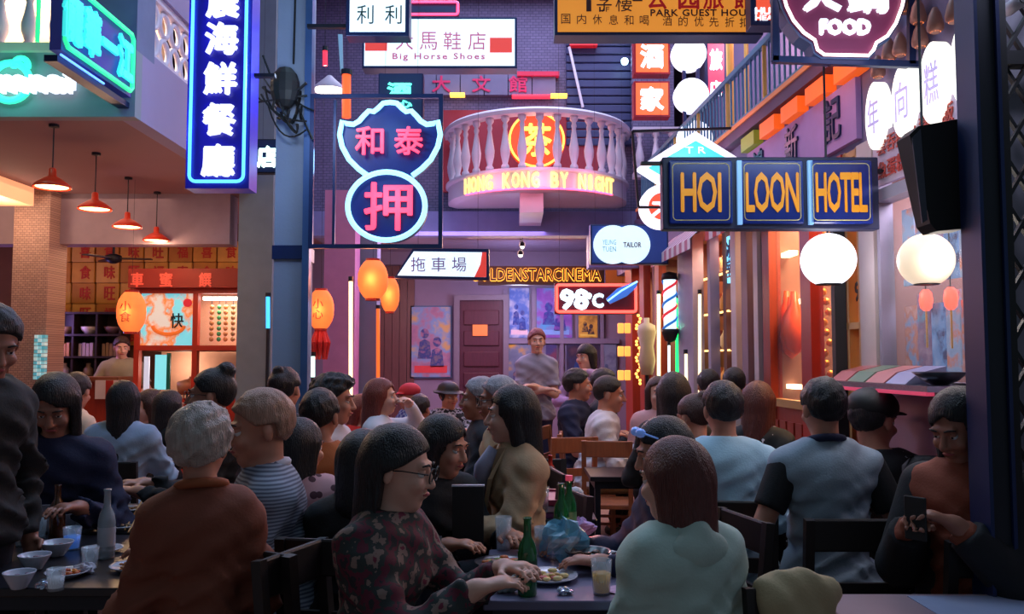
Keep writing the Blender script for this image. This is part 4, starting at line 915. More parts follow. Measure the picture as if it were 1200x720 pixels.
t = thing('shop_neon_sign', 'small cyan lit sign hanging inside the shop right of the lilac pillar', 'sign', (XR(7.0), 7.0, 2.2)); wallbox(6.75, 6.95, 2.12, 2.5, -.1, -.07).build('face', glow('cyan_sign', (120, 215, 255), 1.4), t)
q = MB(Matrix.Translation((XR(6.85)+.055, 6.85, 2.31)) @ Matrix.Rotation(R(-86.6), 4, 'Z')); q.text('冰\n室', (0, 0, 0), .13, .3, .004, .02).build('character', m_navy, t)
def wtube(px, py0, py1, r, lab, g, off=.03):
    Yy = Yof(px, off); a, b = P(px, py1, Yy), P(px, py0, Yy); t = thing('light_tube', lab, 'light tube', tuple(a)); MB().tube([a, b], r, 8).build('tube', g, t); MB().tube([b, b+Vector((0,0,.04))], r*1.3, 8).build('end_cap', m_dark, t); return t
g_wt = glow('warm_tube', (255, 225, 170), 2.2)
wtube(820, 345, 470, .014, 'tall warm light tube right of the lilac pillar', g_wt); wtube(806, 415, 470, .03, 'short thick warm light tube at the foot of the lilac pillar', g_wt)
wtube(772, 345, 445, .018, 'tall pale yellow light tube left of the barber pole', glow('lemon_tube', (245, 255, 190), 2.5)); wtube(784, 405, 440, .012, 'short white light tube under the barber pole', glow('cool_tube', (220, 245, 255), 2))
t = wtube(795, 350, 440, .028, 'broad green light tube right of the barber pole', glow('green_tube', (30, 235, 110), 2.2))
light('green_glow', 'POINT', (P(795,0,8.2).x-.1, 8.1, 1.8), 4, (.1, 1, .4), .05)
# barber pole
c = P(785, 365, 8.1); t = thing('barber_pole', 'lit red, white and blue barber pole on a black bracket', 'barber pole', tuple(c-Vector((0,0,.2))))
MB().lathe([(.08,.3),(.07,.36),(0,.38)], tuple(c), 16).build('top_cap', m_black, t, True); MB().lathe([(.0,-.3),(.05,-.28),(.08,-.2),(.08,-.17)], tuple(c), 16).build('bottom_cap', m_black, t, True)
MB().lathe([(.06,-.18),(.06,.3)], tuple(c), 20).build('cylinder', glow('barber_white', (215, 240, 250), 1.3), t, True)
for k, m in ((0, glow('barber_red', (220, 50, 60), .8)), (1, glow('barber_blue', (40, 110, 190), .8))):
    MB().tube([(c.x+.062*math.cos(R(a+180*k)), c.y+.062*math.sin(R(a+180*k)), c.z-.17+a/720*.46) for a in range(0, 721, 20)], .014, 5).build('spiral_stripe', m, t, True)
# warm gold string and niche shelves at the far end
t = thing('gold_light_string', 'twisted gold light string hanging in the far shop window', 'light string', tuple(P(748, 450, 9.6)))
for k in range(22): c = P(748+2.5*math.sin(k*1.3), 370+k*3.8, 9.55); MB().ball(c, .018, 6).build('bulb', glow('gold_bulb', (255, 190, 90), 2), t)
for j, py in enumerate((385, 412, 440)):
    for i, px in enumerate((727, 735)):
        c = P(px, py, 10.2); tag(MB().box(c.x-.035, c.x+.035, 10.15, 10.2, c.z-.06, c.z+.06, .008).build('niche_lamp', glow('niche_glow', (255, 180, 80), 2.2 if j == 2 else 1.1), None), 'warm niche lamp at the far right end, %s row, %s side' % (('upper', 'middle', 'lower')[j], ('left', 'right')[i]), 'lamp', 'niche lamps at the passage end')
t = thing('mirror_panel', 'pale standing figure-shaped mannequin torso in the far shop window', 'mannequin', tuple(P(757, 440, 9.0)))
c = P(758, 395, 9.0); MB().lathe([(.06,-.4),(.09,-.25),(.07,-.1),(.1,.05),(.09,.12),(.03,.15),(.03,.2)], tuple(c), 14).build('torso', mat('bust_cream', (200, 180, 150), .6), t, True)
MB().tube([tuple(c-Vector((0,0,.4))), (c.x, c.y, 0)], .02, 8).build('stand', m_dark, t)

# awnings: striped
def awning(px0, px1, z, lab, c1, c2, dz=.2, out=.22):
    ya, yb = Yof(px1), Yof(px0); t = thing('striped_awning', lab, 'awning', (XR((ya+yb)/2), (ya+yb)/2, z)); n_ = max(6, int((yb-ya)/.09))
    for k in range(n_):
        y0, y1 = ya+(yb-ya)*k/n_, ya+(yb-ya)*(k+1)/n_; q = MB()
        A = [(XR(y0), y0, z+dz), (XR(y1), y1, z+dz), (XR(y1)-out, y1, z), (XR(y0)-out, y0, z)]
        V = [(XR(y1)-out, y1, z-.09), (XR(y0)-out, y0, z-.09)]
        q.add(A+V+[(x, y, zz-.01) for x, y, zz in A], [(0,1,2,3),(3,2,4,5),(6,9,8,7)])
        q.build('stripe', c1 if k % 2 else c2, t)
m_s1 = mat('awn_red', (190, 60, 70), .7); m_s2 = mat('awn_white', (215, 195, 205), .7); m_s3 = mat('awn_pink', (180, 100, 130), .7)
awning(790, 842, 2.5, 'pink striped awning left of the hotel sign foot', m_s3, m_s2); awning(862, 905, 2.5, 'red striped awning below the hotel sign', m_s1, m_s2)
# first-floor board with three characters, amber flaps above, gallery rail
ya, yb = Yof(1010, 0, 150), Yof(880, 0, 165)
t = thing('name_board', 'mauve shop board with dark characters behind the hotel sign', 'sign', (XR(5.3), 5.3, 2.7))
wallbox(ya, yb, 2.66, 2.99, .0, .03).build('board', mat('mauve_board', (160, 120, 180), .6, emit=.05), t)
for k, ch in enumerate('鴻新記'[::1]):
    yy = yb-.25-k*(yb-ya-.4)/2.2; q = MB(Matrix.Translation((XR(yy)-.035, yy, 2.84)) @ Matrix.Rotation(R(-86.6), 4, 'Z')); q.text(ch, (0, 0, 0), .2, .24, .01, .015).build('character', m_navy, t)
t = thing('amber_flap_canopy', 'slanting canopy edge with glowing orange panels above the mauve board', 'canopy', (XR(5.2)-.2, 5.2, 3.1))
for k in range(5):
    y0 = ya-.1+k*(yb-ya)/4.4; wallbox(y0, y0+.27, 3.0, 3.1, .0, .07).build('panel', mat('amber_panel', (240, 96, 30), .5, emit=.7) if k != 4 else mat('olive_panel', (130, 140, 50), .5, emit=.4), t)
wallbox(4.5, 9.8, 3.12, 3.2, .0, .08).build('ledge', mat('plum_ledge', (90, 60, 90), .6), t); wallbox(4.5, 9.8, 3.2, 3.23, .03, .09).build('lit_edge', mat('gilt_edge', (220, 130, 80), .5, emit=.2), t)
light('canopy_glow', 'POINT', (XR(4.6)-.4, 4.6, 3.05), 5, (1, .4, .2), .06); light('canopy_glow', 'POINT', (XR(6.0)-.4, 6.0, 3.05), 4, (1, .3, .4), .06)
t = thing('gallery_railing', 'first-floor metal railing with thin upright bars above the right-hand shops', 'railing', (XR(7)-.04, 7, 3.2))
wallbox(4.5, 9.8, 3.64, 3.68, .02, .06).build('top_rail', mat('rail_teal', (90, 140, 170), .4, .4), t); wallbox(4.5, 9.8, 3.24, 3.27, .02, .06).build('bottom_rail', mat('rail_teal', (90, 140, 170), .4, .4), t)
for k in range(58):
    yy = 4.55+k*.09; m = mat('rail_gold', (210, 160, 90), .4, .4, emit=.1) if k % 9 == 4 else mat('rail_teal', (90, 140, 170), .4, .4)
    MB().tube([(XR(yy)-.04, yy, 3.26), (XR(yy)-.04, yy, 3.65)], .008 if k % 9 != 4 else .016, 5).build('bar', m, t)
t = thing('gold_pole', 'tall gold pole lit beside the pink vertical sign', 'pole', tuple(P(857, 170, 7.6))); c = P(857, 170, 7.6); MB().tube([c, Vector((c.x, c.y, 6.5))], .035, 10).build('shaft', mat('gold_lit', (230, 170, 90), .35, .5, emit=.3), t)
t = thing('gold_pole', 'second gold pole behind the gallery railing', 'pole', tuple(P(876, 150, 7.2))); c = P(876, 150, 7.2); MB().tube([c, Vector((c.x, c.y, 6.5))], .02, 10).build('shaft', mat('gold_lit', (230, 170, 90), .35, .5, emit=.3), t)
# white oval sign discs on the wall
for k, (px, py, ch) in enumerate(((1024, 136, '年'), (1057, 118, '向'), (1092, 97, '糕'), (1131, 72, '米'))):
    Yy = Yof(px, .06, py); c = P(px, py, Yy); rr = (.09, .098, .105, .11)[k]; t = thing('disc_letter_sign', 'white glowing disc with faint lilac character, %s of the wall row' % ('farthest and smallest', 'second', 'third', 'nearest, cut by the pole')[k], 'sign', tuple(c-Vector((0,0,rr))), 0, 'white character discs on the right wall')
    q = MB(Matrix.Translation(c) @ Matrix.Rotation(R(-86.6), 4, 'Z')); q.disc((0, 0), rr, 0, .05, 40, (.17, .172, .18, .18)[k]).build('disc', glow('disc_cream', (240, 240, 228), 1.25), t)
    q = MB(Matrix.Translation(c) @ Matrix.Rotation(R(-86.6), 4, 'Z')); q.text(ch, (0, -.004, 0), .11, .18, .004, 0).build('character', mat('lilac_ink', (190, 175, 225), .5, emit=.45), t)
# scallop lamps above
n_ = 0
for k, (px, py) in enumerate(((1029, 84), (1042, 64), (1055, 58), (1078, 48), (1096, 30), (1118, 18), (1076, 20), (1040, 30), (1060, 8))):
    Yy = Yof(px, .05, py); c = P(px, py, Yy); t = thing('shell_lamp', 'bronze shell-shaped wall lamp above the white discs, %s from the left of its row' % ('first','second','third','fourth','fifth','sixth','seventh','eighth','ninth')[k], 'lamp', tuple(c), 0, 'bronze shell lamps on the upper right wall')
    MB().lathe([(.015,-.035),(.034,-.02),(.036,0),(.025,.05),(.01,.08)], tuple(c), 14).build('shade', mat('bronze_shell', (150, 100, 90), .45, .2, emit=.06), t, True); MB().lathe([(0,-.03),(.022,-.03)], tuple(c), 12).build('bulb', glow('shell_bulb', (255, 190, 120), 1.5), t)
# bare bulbs under the canopy
for k, (px, py) in enumerate(((927, 120), (924, 128))):
    c = P(px, py, 5.6); t = thing('bare_bulb', 'bare glowing bulb under the gallery, %s of the pair' % ('upper', 'lower')[k], 'bulb', tuple(c)); MB().ball(c, .028, 10).build('bulb', glow('bare_bulb', (255, 225, 190), 8), t, True); MB().lathe([(.015,.02),(.015,.06)], tuple(c), 8).build('socket', m_dark, t)

# big globes
for px, py, Yy, e, lb in ((970.5, 305, 4.2, 2.2, 'brighter white globe lamp under the hotel sign'), (1085, 305, 3.55, .85, 'cream globe lamp in front of the poster window')):
    c = P(px, py, Yy); r = 31.5*Yy/1000; t = thing('globe_lamp', lb, 'globe lamp', tuple(c-Vector((0,0,r))))
    prof = [(r*math.sin(math.pi*i/20)+1e-6, -r*math.cos(math.pi*i/20)) for i in range(3, 21)]
    MB().lathe(prof, tuple(c), 32).build('globe', glow('globe_%s' % lb[:5], (250, 226, 196) if e < 1 else (240, 244, 255), e), t, True)
    MB().lathe([(r*.46, -r*.93), (r*.46, -r*.84)], tuple(c), 20).build('collar', m_dark, t)
    MB().tube([c+Vector((0,0,r)), c+Vector((0,0,r+1.2))], .006, 6).build('cord', m_dark, t)
    light('globe_light', 'POINT', (c.x, c.y-r-.03, c.z-.02), 5 if e > 1 else 3, (1, .93, .85), .08)

# ---------------------------------------------------------------- black pole, speaker, folding gate
Yp = 2.75; x0, x1 = P(1133, 0, Yp).x+.02, P(1168, 0, Yp).x+.02
t = thing('steel_column', 'thick black steel stanchion at the right with raised edges', 'post', ((x0+x1)/2, Yp, 0))
MB().box(x0, x1-.03, Yp, Yp+.1, 0, 6.5, .004).build('shaft', m_dark, t)
MB().box(x0-.006, x0+.006, Yp-.012, Yp+.11, 0, 6.5).build('edge_rail', m_navy, t); MB().box(x1-.032, x1-.02, Yp-.012, Yp+.11, 0, 6.5).build('edge_rail', m_navy, t)
MB().box(x1-.02, x1+.02, Yp+.02, Yp+.06, 0, 6.5).build('edge_rail', m_black, t)
struct('wall_right_near', MB().box(P(1150,0,3.2).x, 2.9, 3.12, 3.2, 0, 6.6), mat('near_grey', (150, 146, 160), .8, nscale=3, namt=.2))
t = thing('folding_gate', 'black folding lattice gate beside the stanchion at the right edge', 'gate', (P(1185,0,3.0).x, 3.0, 0))
gx0, gx1 = P(1166, 0, 3.0).x, P(1245, 0, 3.0).x
for k in range(16):
    z = .0+k*.17; MB().bar((gx0, 3.0, z), (gx1, 3.0, z+.4), .012, .02, (0, 1, 0)).build('slat', m_black, t); MB().bar((gx0, 3.02, z+.4), (gx1, 3.02, z), .012, .02, (0, 1, 0)).build('slat', m_black, t)
MB().box(gx0, gx1, 2.98, 3.04, 2.55, 2.6).build('top_rail', m_black, t); MB().box(gx0, gx1, 2.98, 3.04, .0, .03).build('bottom_rail', m_black, t)
c = P(1190, 5, 2.9); t = thing('security_camera', 'small white security camera at the top right corner', 'camera', tuple(c)); MB().lathe([(.022,-.05),(.024,.05)], tuple(c), 14, axis='y').build('body', m_white, t, True); MB().lathe([(.018,-.055),(.018,-.05)], tuple(c), 12, axis='y').build('lens', m_black, t); MB().tube([c, c+Vector((.03, .2, .02))], .008, 6).build('arm', m_white, t)
Yp2 = 2.9; t = thing('loudspeaker', 'black loudspeaker tilted on the stanchion above the cream globe', 'loudspeaker', tuple(P(1105, 270, Yp2)))
sp = [(1066,158),(1076,148),(1126,139),(1134,141),(1142,262),(1132,268),(1098,271),(1090,262)]
MB().prism(pp(sp, Yp2), Yp2, Yp2+.1).build('cabinet', m_black, t)
MB().prism(pp([(1068,162),(1078,152),(1086,258),(1080,262)], Yp2), Yp2-.006, Yp2).build('grille', mat('grille_grey', (70, 72, 86), .5), t)
MB().bar(P(1125, 200, Yp2+.1), P(1150, 200, Yp2+.1), .03).build('bracket', m_dark, t)
# ================================================================ people: one smooth surface per body, clothes and hair as children
def V(*a): return np.array(a, float)
def axes(lo, hi, base, fines):
    """grid coordinates from lo to hi with finer spacing in the listed intervals"""
    out = [lo]
    while out[-1] < hi:
        x = out[-1]; st = base
        for a, b, f in fines:
            if a <= x <= b: st = min(st, f)
        out.append(x+st)
    return np.array(out)
class Field:
    def __init__(s, lo, hi, base, fines=()):
        s.ax = [axes(lo[i], hi[i], base, [(c[i]-r, c[i]+r, f) for c, r, f in fines]) for i in range(3)]
        s.F = np.full([len(a) for a in s.ax], .08)
    def _sub(s, lo, hi):
        sl = []
        for i in range(3):
            a = max(0, np.searchsorted(s.ax[i], lo[i])-1); b = min(len(s.ax[i]), np.searchsorted(s.ax[i], hi[i])+1); sl.append(slice(a, b))
        g = np.meshgrid(*[s.ax[i][sl[i]] for i in range(3)], indexing='ij', sparse=True); return tuple(sl), g
    def merge(s, sl, d, k):
        A = s.F[sl]
        if A.size == 0: return
        if k > 0:
            h = np.clip(.5+.5*(A-d)/k, 0, 1); s.F[sl] = A*(1-h)+d*h-k*h*(1-h)
        else: s.F[sl] = np.minimum(A, d)
    def cap(s, a, b, ra, rb, k=.02, flat=1., fax=None, cut=False):
        a, b = np.array(a, float), np.array(b, float); pad = max(ra, rb)*1.15+.04+k
        sl, (X, Y, Z) = s._sub(np.minimum(a, b)-pad, np.maximum(a, b)+pad)
        px, py, pz = X-a[0], Y-a[1], Z-a[2]; ab = b-a
        if fax is not None:
            n = np.array(fax, float); n = n/np.linalg.norm(n); q = (px*n[0]+py*n[1]+pz*n[2])*(1/flat-1)
            px, py, pz = px+q*n[0], py+q*n[1], pz+q*n[2]; ab = ab+n*(ab@n)*(1/flat-1)
        L = max(ab@ab, 1e-9); t = np.clip((px*ab[0]+py*ab[1]+pz*ab[2])/L, 0, 1)
        d = np.sqrt((px-t*ab[0])**2+(py-t*ab[1])**2+(pz-t*ab[2])**2)-(ra+(rb-ra)*t)
        if flat < 1: d = d*(flat*.5+.5)
        if cut:
            u = (b-a)/max(1e-6, np.linalg.norm(b-a)); d = np.maximum(d, (X-b[0])*u[0]+(Y-b[1])*u[1]+(Z-b[2])*u[2])
        s.merge(sl, d, k)
    def _ell(s, c, r, Rm, pad=.04):
        c = np.array(c, float); m = max(r)+pad; sl, (X, Y, Z) = s._sub(c-m, c+m)
        x, y, z = X-c[0], Y-c[1], Z-c[2]
        u = [Rm[0][i]*x+Rm[1][i]*y+Rm[2][i]*z for i in range(3)]
        k0 = np.sqrt(sum((u[i]/r[i])**2 for i in range(3))); k1 = np.sqrt(sum((u[i]/r[i]**2)**2 for i in range(3)))+1e-9
        return sl, k0*(k0-1)/k1, u
    def ell(s, c, r, Rm=np.eye(3), k=.02): sl, d, u = s._ell(c, r, Rm); s.merge(sl, d, k)
    def sub(s, c, r, Rm=np.eye(3), k=.01):
        sl, d, u = s._ell(c, r, Rm); A = s.F[sl]; d = -d
        if A.size: h = np.clip(.5-.5*(A-d)/k, 0, 1); s.F[sl] = A*(1-h)+d*h+k*h*(1-h)
    def mesh(s):
        F = s.F; S = F < 0; xs, ys, zs = s.ax; n = F.shape
        cshape = (n[0]-1, n[1]-1, n[2]-1); A = [xs, ys, zs]
        idx = []; pos = []
        quads = []
        for ax in range(3):
            sa = [slice(None)]*3; sb = [slice(None)]*3; sa[ax] = slice(0, -1); sb[ax] = slice(1, None)
            cr = S[tuple(sa)] != S[tuple(sb)]
            I = np.argwhere(cr); o1, o2 = [(1, 2), (2, 0), (0, 1)][ax]
            ok = (I[:, o1] > 0) & (I[:, o1] < n[o1]-1) & (I[:, o2] > 0) & (I[:, o2] < n[o2]-1); I = I[ok]
            if len(I) == 0: continue
            J = I.copy(); J[:, ax] += 1
            fa = F[I[:, 0], I[:, 1], I[:, 2]]; fb = F[J[:, 0], J[:, 1], J[:, 2]]; t = fa/(fa-fb)
            p = np.stack([A[i][I[:, i]] for i in range(3)], 1); p2 = A[ax][J[:, ax]]; p[:, ax] = p[:, ax]*(1-t)+p2*t
            cells = []
            for d1, d2 in ((0, 0), (-1, 0), (-1, -1), (0, -1)):
                C = I.copy(); C[:, o1] += d1; C[:, o2] += d2
                lin_ = (C[:, 0]*cshape[1]+C[:, 1])*cshape[2]+C[:, 2]; cells.append(lin_); idx.append(lin_); pos.append(p)
            q = np.stack(cells, 1); flip = fa < 0; q[~flip] = q[~flip][:, ::-1]; quads.append(q[:, ::-1])
        if not idx: return np.zeros((0, 3)), np.zeros((0, 4), int)
        idx = np.concatenate(idx); pos = np.concatenate(pos); u, inv = np.unique(idx, return_inverse=True)
        cnt = np.bincount(inv); v = np.stack([np.bincount(inv, pos[:, i])/cnt for i in range(3)], 1)
        q = np.concatenate(quads); q = np.searchsorted(u, q); return v, q
def np_obj(name, v, q, m, parent):
    me = bpy.data.meshes.new(name); me.vertices.add(len(v)); me.vertices.foreach_set('co', v.astype(np.float32).ravel())
    me.loops.add(q.size); me.loops.foreach_set('vertex_index', q.astype(np.int32).ravel())
    me.polygons.add(len(q)); me.polygons.foreach_set('loop_start', np.arange(0, q.size, 4, dtype=np.int32)); me.polygons.foreach_set('loop_total', np.full(len(q), 4, dtype=np.int32))
    me.update(calc_edges=True); me.validate(); me.shade_smooth()
    if m: me.materials.append(m)
    o = bpy.data.objects.new(name, me); COL.objects.link(o); o.parent = parent; return o
def unit(v): return v/ (np.linalg.norm(v)+1e-9)
def ik(a, t, l1, l2, pole):
    d = t-a; L = np.linalg.norm(d); L2 = min(L, (l1+l2)*.985); u = unit(d); x = (l1*l1-l2*l2+L2*L2)/(2*L2); h = math.sqrt(max(0, l1*l1-x*x))
    pn = np.array(pole, float); pn = unit(pn-u*(pn@u)); return a+u*x+pn*h, a+u*L2
def rotm(yaw, pitch=0, roll=0):
    return np.array(Matrix.Rotation(R(yaw), 3, 'Z') @ Matrix.Rotation(R(pitch), 3, 'X') @ Matrix.Rotation(R(roll), 3, 'Y'))
SKIN = [mat('skin_fair', (214, 160, 140), .5, nscale=6, namt=.08), mat('skin_warm', (190, 128, 104), .5, nscale=6, namt=.08), mat('skin_tan', (160, 104, 84), .5, nscale=6, namt=.08)]
HAIRM = {}
def hairmat(name, rgb):
    m = mat('hair_'+name, rgb, .42, nscale=30, namt=.35, bump=.35, bscale=90); nt = m.node_tree
    if name not in HAIRM:
        n2 = [n for n in nt.nodes if n.type == 'TEX_NOISE'][1]; mp = nt.nodes.new('ShaderNodeMapping'); mp.inputs['Scale'].default_value = (3.2, 3.2, .35)
        tc = [n for n in nt.nodes if n.type == 'TEX_COORD'][0]; nt.links.new(tc.outputs['Object'], mp.inputs['Vector']); nt.links.new(mp.outputs['Vector'], n2.inputs['Vector']); nt.links.new(mp.outputs['Vector'], [n for n in nt.nodes if n.type == 'TEX_NOISE'][0].inputs['Vector'])
        [n for n in nt.nodes if n.type == 'BUMP'][0].inputs['Strength'].default_value = .8
        HAIRM[name] = m
    return m
HAIR = {'black': hairmat('black', (20, 18, 22)), 'brown': hairmat('brown', (58, 34, 30)), 'redbrown': hairmat('redbrown', (92, 44, 38)), 'auburn': hairmat('auburn', (120, 52, 44)),
        'grey': hairmat('grey', (150, 148, 158)), 'ash': hairmat('ash', (176, 160, 152)), 'blond': hairmat('blond', (170, 128, 108)), 'pinkish': hairmat('pinkish', (140, 70, 70))}
m_eye = mat('eye_white', (220, 215, 215), .2); m_iris = mat('eye_dark', (20, 14, 12), .15); m_lips = mat('lips', (165, 70, 72), .4); m_brow = mat('brow', (40, 28, 26), .7)
POSE = {'table': ((.15, -.36, .27), (-.15, -.36, .27)), 'lap': ((.11, -.26, .14), (-.11, -.26, .14)), 'left_up': ((.07, -.2, .6), (-.14, -.32, .26)),
        'eat': ((.1, -.34, .34), (-.08, -.3, .42)), 'wide': ((.24, -.22, .16), (-.24, -.22, .16)), 'down': ((.24, -.04, -.06), (-.24, -.04, -.06)),
        'cross': ((-.05, -.17, .25), (.07, -.2, .22)), 'reach': ((.1, -.38, .34), (-.08, -.36, .32)), 'chin': ((.05, -.22, .5), (-.1, -.2, .2)), 'phone': ((.08, -.27, .36), (-.08, -.27, .34))}
NP_ = [0]
def person(lab, px, top, Yd, head=0, yaw=0, pitch=0, lean=4, pose='table', hair='short', hc='black', skin=0, shirt=None, pants=None, near=False, stand=False,
           sleeve='long', s=1.0, width=1.0, female=False, extra=None, chair='dark', glasses=False, group=None, collar=None, bags=None, face=None, loose=1.0):
    NP_[0] += 1; rs = random.Random(NP_[0]*13)
    face = True
    Wt = P(px, top, Yd); hip = .535 if not stand else .90*s
    ztop = Wt.z; cl, sl_ = math.cos(R(lean)), math.sin(R(lean))
    Tl = (ztop-hip-.272*s)/cl                       # pelvis to base of the neck
    if stand: hip = .52*ztop; Tl = (ztop-hip-.272*s)/cl
    Tl = max(.36, min(.66, Tl)); t_ = Tl/.5
    if not stand: hip = ztop-.272*s-Tl*cl
    Pv = V(0, 0, hip); up = V(0, -sl_, cl); fw = V(0, -cl, -sl_)
    N = Pv+up*Tl; Hc = N+V(0, -.02-.3*sl_*.1, .132)*s
    wf = width*(.86 if female else .96)*s
    fn = .0075 if near else .015; base = .015 if near else .026; hb = .0063 if near else .012
    Cc = Pv+up*Tl*.78; Sh = {1: Pv+up*Tl*.88+V(.158*wf, .01, -.015), -1: Pv+up*Tl*.88+V(-.158*wf, .01, -.015)}
    Hn = {}; El = {}
    tg = POSE[pose] if isinstance(pose, str) else pose
    for i, sd in enumerate((1, -1)):
        tt = Pv+V(tg[i][0], tg[i][1]-sl_*.2, tg[i][2]*t_)
        pl = (sd*.5, .5, -.8) if not stand else (sd*.9, .5, -.4)
        El[sd], Hn[sd] = ik(Sh[sd], tt, .27*s*t_**.5, .245*s*t_**.5, pl)
    kz_ = .5 if not stand else hip*.52
    hipj = {sd: Pv+V(sd*.085*wf, 0, -.01) for sd in (1, -1)}
    spr = .04 if not bags == 'spread' else .16
    if stand: kn = {sd: V(sd*.09, -.02, hip*.52) for sd in (1, -1)}; an = {sd: V(sd*.1, .02, .08) for sd in (1, -1)}
    else:
        kn = {sd: V(sd*(.085+spr), -.43*s, max(.42, hip-.02)) for sd in (1, -1)}; an = {sd: V(sd*(.1+spr*.6), -.40, .08) for sd in (1, -1)}
    to = {sd: an[sd]+V(sd*.02, -.14, -.045) for sd in (1, -1)}
    fines = [(Hc, .115, hb)]+[(Hn[sd]+V(0, -.04, 0), .07, .0074 if near else .0135) for sd in (1, -1)]
    f = Field(V(-.48, -.75, -.02), V(.48, .34, ztop+.05), base, fines)
    G = rotm(yaw, pitch)
    def hp(x, y, z): return Hc+G@V(x, y, z)*s
    def trunk(f, inf, k=.05):
        f.cap(Pv+V(-.06*wf, 0, 0), Pv+V(.06*wf, 0, 0), .12*wf+inf, .12*wf+inf, k, .88, (0, 1, 0))
        f.cap(Pv+up*.05, Pv+up*Tl*.42, .125*wf+inf, .115*wf+inf, k, .8, fw)
        f.cap(Pv+up*Tl*.42, Cc, .12*wf+inf, .142*wf+inf, k, .74, fw)
        f.cap(Cc+V(-.07*wf, 0, 0), Cc+V(.07*wf, 0, 0), .095*s+inf, .095*s+inf, k, .9, fw)
        f.cap(Sh[-1], Sh[1], .05*s+inf*.8, .05*s+inf*.8, k)
        for sd in (1, -1): f.cap(N-up*.0+V(sd*.015, 0, 0), Sh[sd]+V(0, 0, .0), .04*s+inf*.7, .042*s+inf*.8, k*.7)
        if female:
            for sd in (1, -1): f.ell(Cc-up*.06+fw*.07*s+V(sd*.06*wf, 0, 0), (.055+inf*.5, .045+inf*.5, .055+inf*.5), k=.05)
    def limbs(f, inf, k=.02, amax=1.0, cut=False):
        for sd in (1, -1):
            f.cap(Sh[sd], El[sd], .05*s+inf, .041*s+inf, k+.015)
            if amax > 0: f.cap(El[sd], El[sd]+(Hn[sd]-El[sd])*amax, .04*s+inf, (.04-.013*amax)*s+inf, k, cut=cut)
    def legs(f, inf, k=.02, cut=False):
        for sd in (1, -1):
            f.cap(hipj[sd], kn[sd], .082*wf+inf, .055*s+inf, k+.01); e = an[sd]+(kn[sd]-an[sd])*(.08 if cut else 0)
            f.cap(kn[sd], e, .053*s+inf, .036*s+inf, k, cut=cut)
    trunk(f, 0); limbs(f, 0); legs(f, 0)
    for sd in (1, -1):
        f.cap(an[sd]+V(0, .02, -.03), to[sd], .035, .03, .02)
    f.cap(N-up*.03, Hc+G@V(0, .02, -.05)*s, .055*s, .05*s, .02)
    # head
    f.ell(hp(0, .014, .036), (.075*s, .092*s, .088*s), G, .02)
    f.ell(hp(0, -.028, -.03), (.058*s, .062*s, .066*s), G, .025); f.ell(hp(0, -.058, -.085), (.026*s, .024*s, .022*s), G, .03)
    if True:
        for sd in (1, -1): f.sub(hp(sd*.031, -.1, .012), (.02*s, .016*s, .013*s), G, .014)
        f.cap(hp(-.035, -.078, .034), hp(.035, -.078, .034), .012*s, .012*s, .012)
        f.cap(hp(0, -.086, .02), hp(0, -.106, -.02), .008*s, .0135*s, .01)
        for sd in (1, -1): f.ell(hp(sd*.011, -.098, -.024), (.009*s, .009*s, .007*s), G, .006); f.ell(hp(sd*.036, -.07, -.02), (.024*s, .02*s, .02*s), G, .02)
        f.cap(hp(-.016, -.089, -.046), hp(.016, -.089, -.046), .0065*s, .0065*s, .004); f.cap(hp(-.014, -.088, -.057), hp(.014, -.088, -.057), .008*s, .008*s, .006)
    for sd in (1, -1): f.ell(hp(sd*.076, .012, .002), (.01*s, .018*s, .031*s), G@rotm(sd*18), .006)
    # hands
    for sd in (1, -1):
        H = Hn[sd]; d = unit(H-El[sd]); d = unit(d*V(1, 1, .35)); nrm = V(0, 0, -1) if not stand or pose != 'down' else V(-sd, 0, 0); nrm = unit(nrm-d*(nrm@d)); sidev = np.cross(d, nrm)
        inn = -sd*np.sign(sidev[0] if abs(sidev[0]) > .2 else 1); sidev = sidev*inn     # towards the thumb
        f.cap(El[sd]+(H-El[sd])*.9, H+d*.02, .028*s, .024*s, .015); f.cap(H+d*.02, H+d*.07*s, .034*s, .036*s, .012, .5, nrm)
        for q in range(4):
            o = (.027-.018*q)*s; L_ = (.036, .041, .038, .029)[q]*s; b0_ = H+d*.085*s+sidev*o; d1 = unit(d+nrm*.35+sidev*(.16-.11*q)); d2 = unit(d+nrm*(.95+.15*q))
            rf = .0085*s; f.cap(b0_-d*.02, b0_+d1*L_, rf*1.1, rf, .003); f.cap(b0_+d1*L_, b0_+d1*L_+d2*L_*.9, rf, rf*.85, .003)
        tb = H+d*.03*s+sidev*.028*s; td = unit(d*.7+sidev*.8+nrm*.3); f.cap(tb, tb+td*.04*s, .0125*s, .0105*s, .008); f.cap(tb+td*.04*s, tb+td*.04*s+unit(d+nrm*.4)*.03*s, .0105*s, .009*s, .003)
    # root: the head ends up at the pixel
    cx, sx = math.cos(R(head)), math.sin(R(head)); tpx = hp(0, .01, .12); loc = (Wt.x-(cx*tpx[0]-sx*tpx[1]), Wt.y-(sx*tpx[0]+cx*tpx[1]), 0)
    t = thing('person', lab, 'person', loc, R(head), group)
    v, q = f.mesh(); np_obj('body', v, q, SKIN[skin], t)
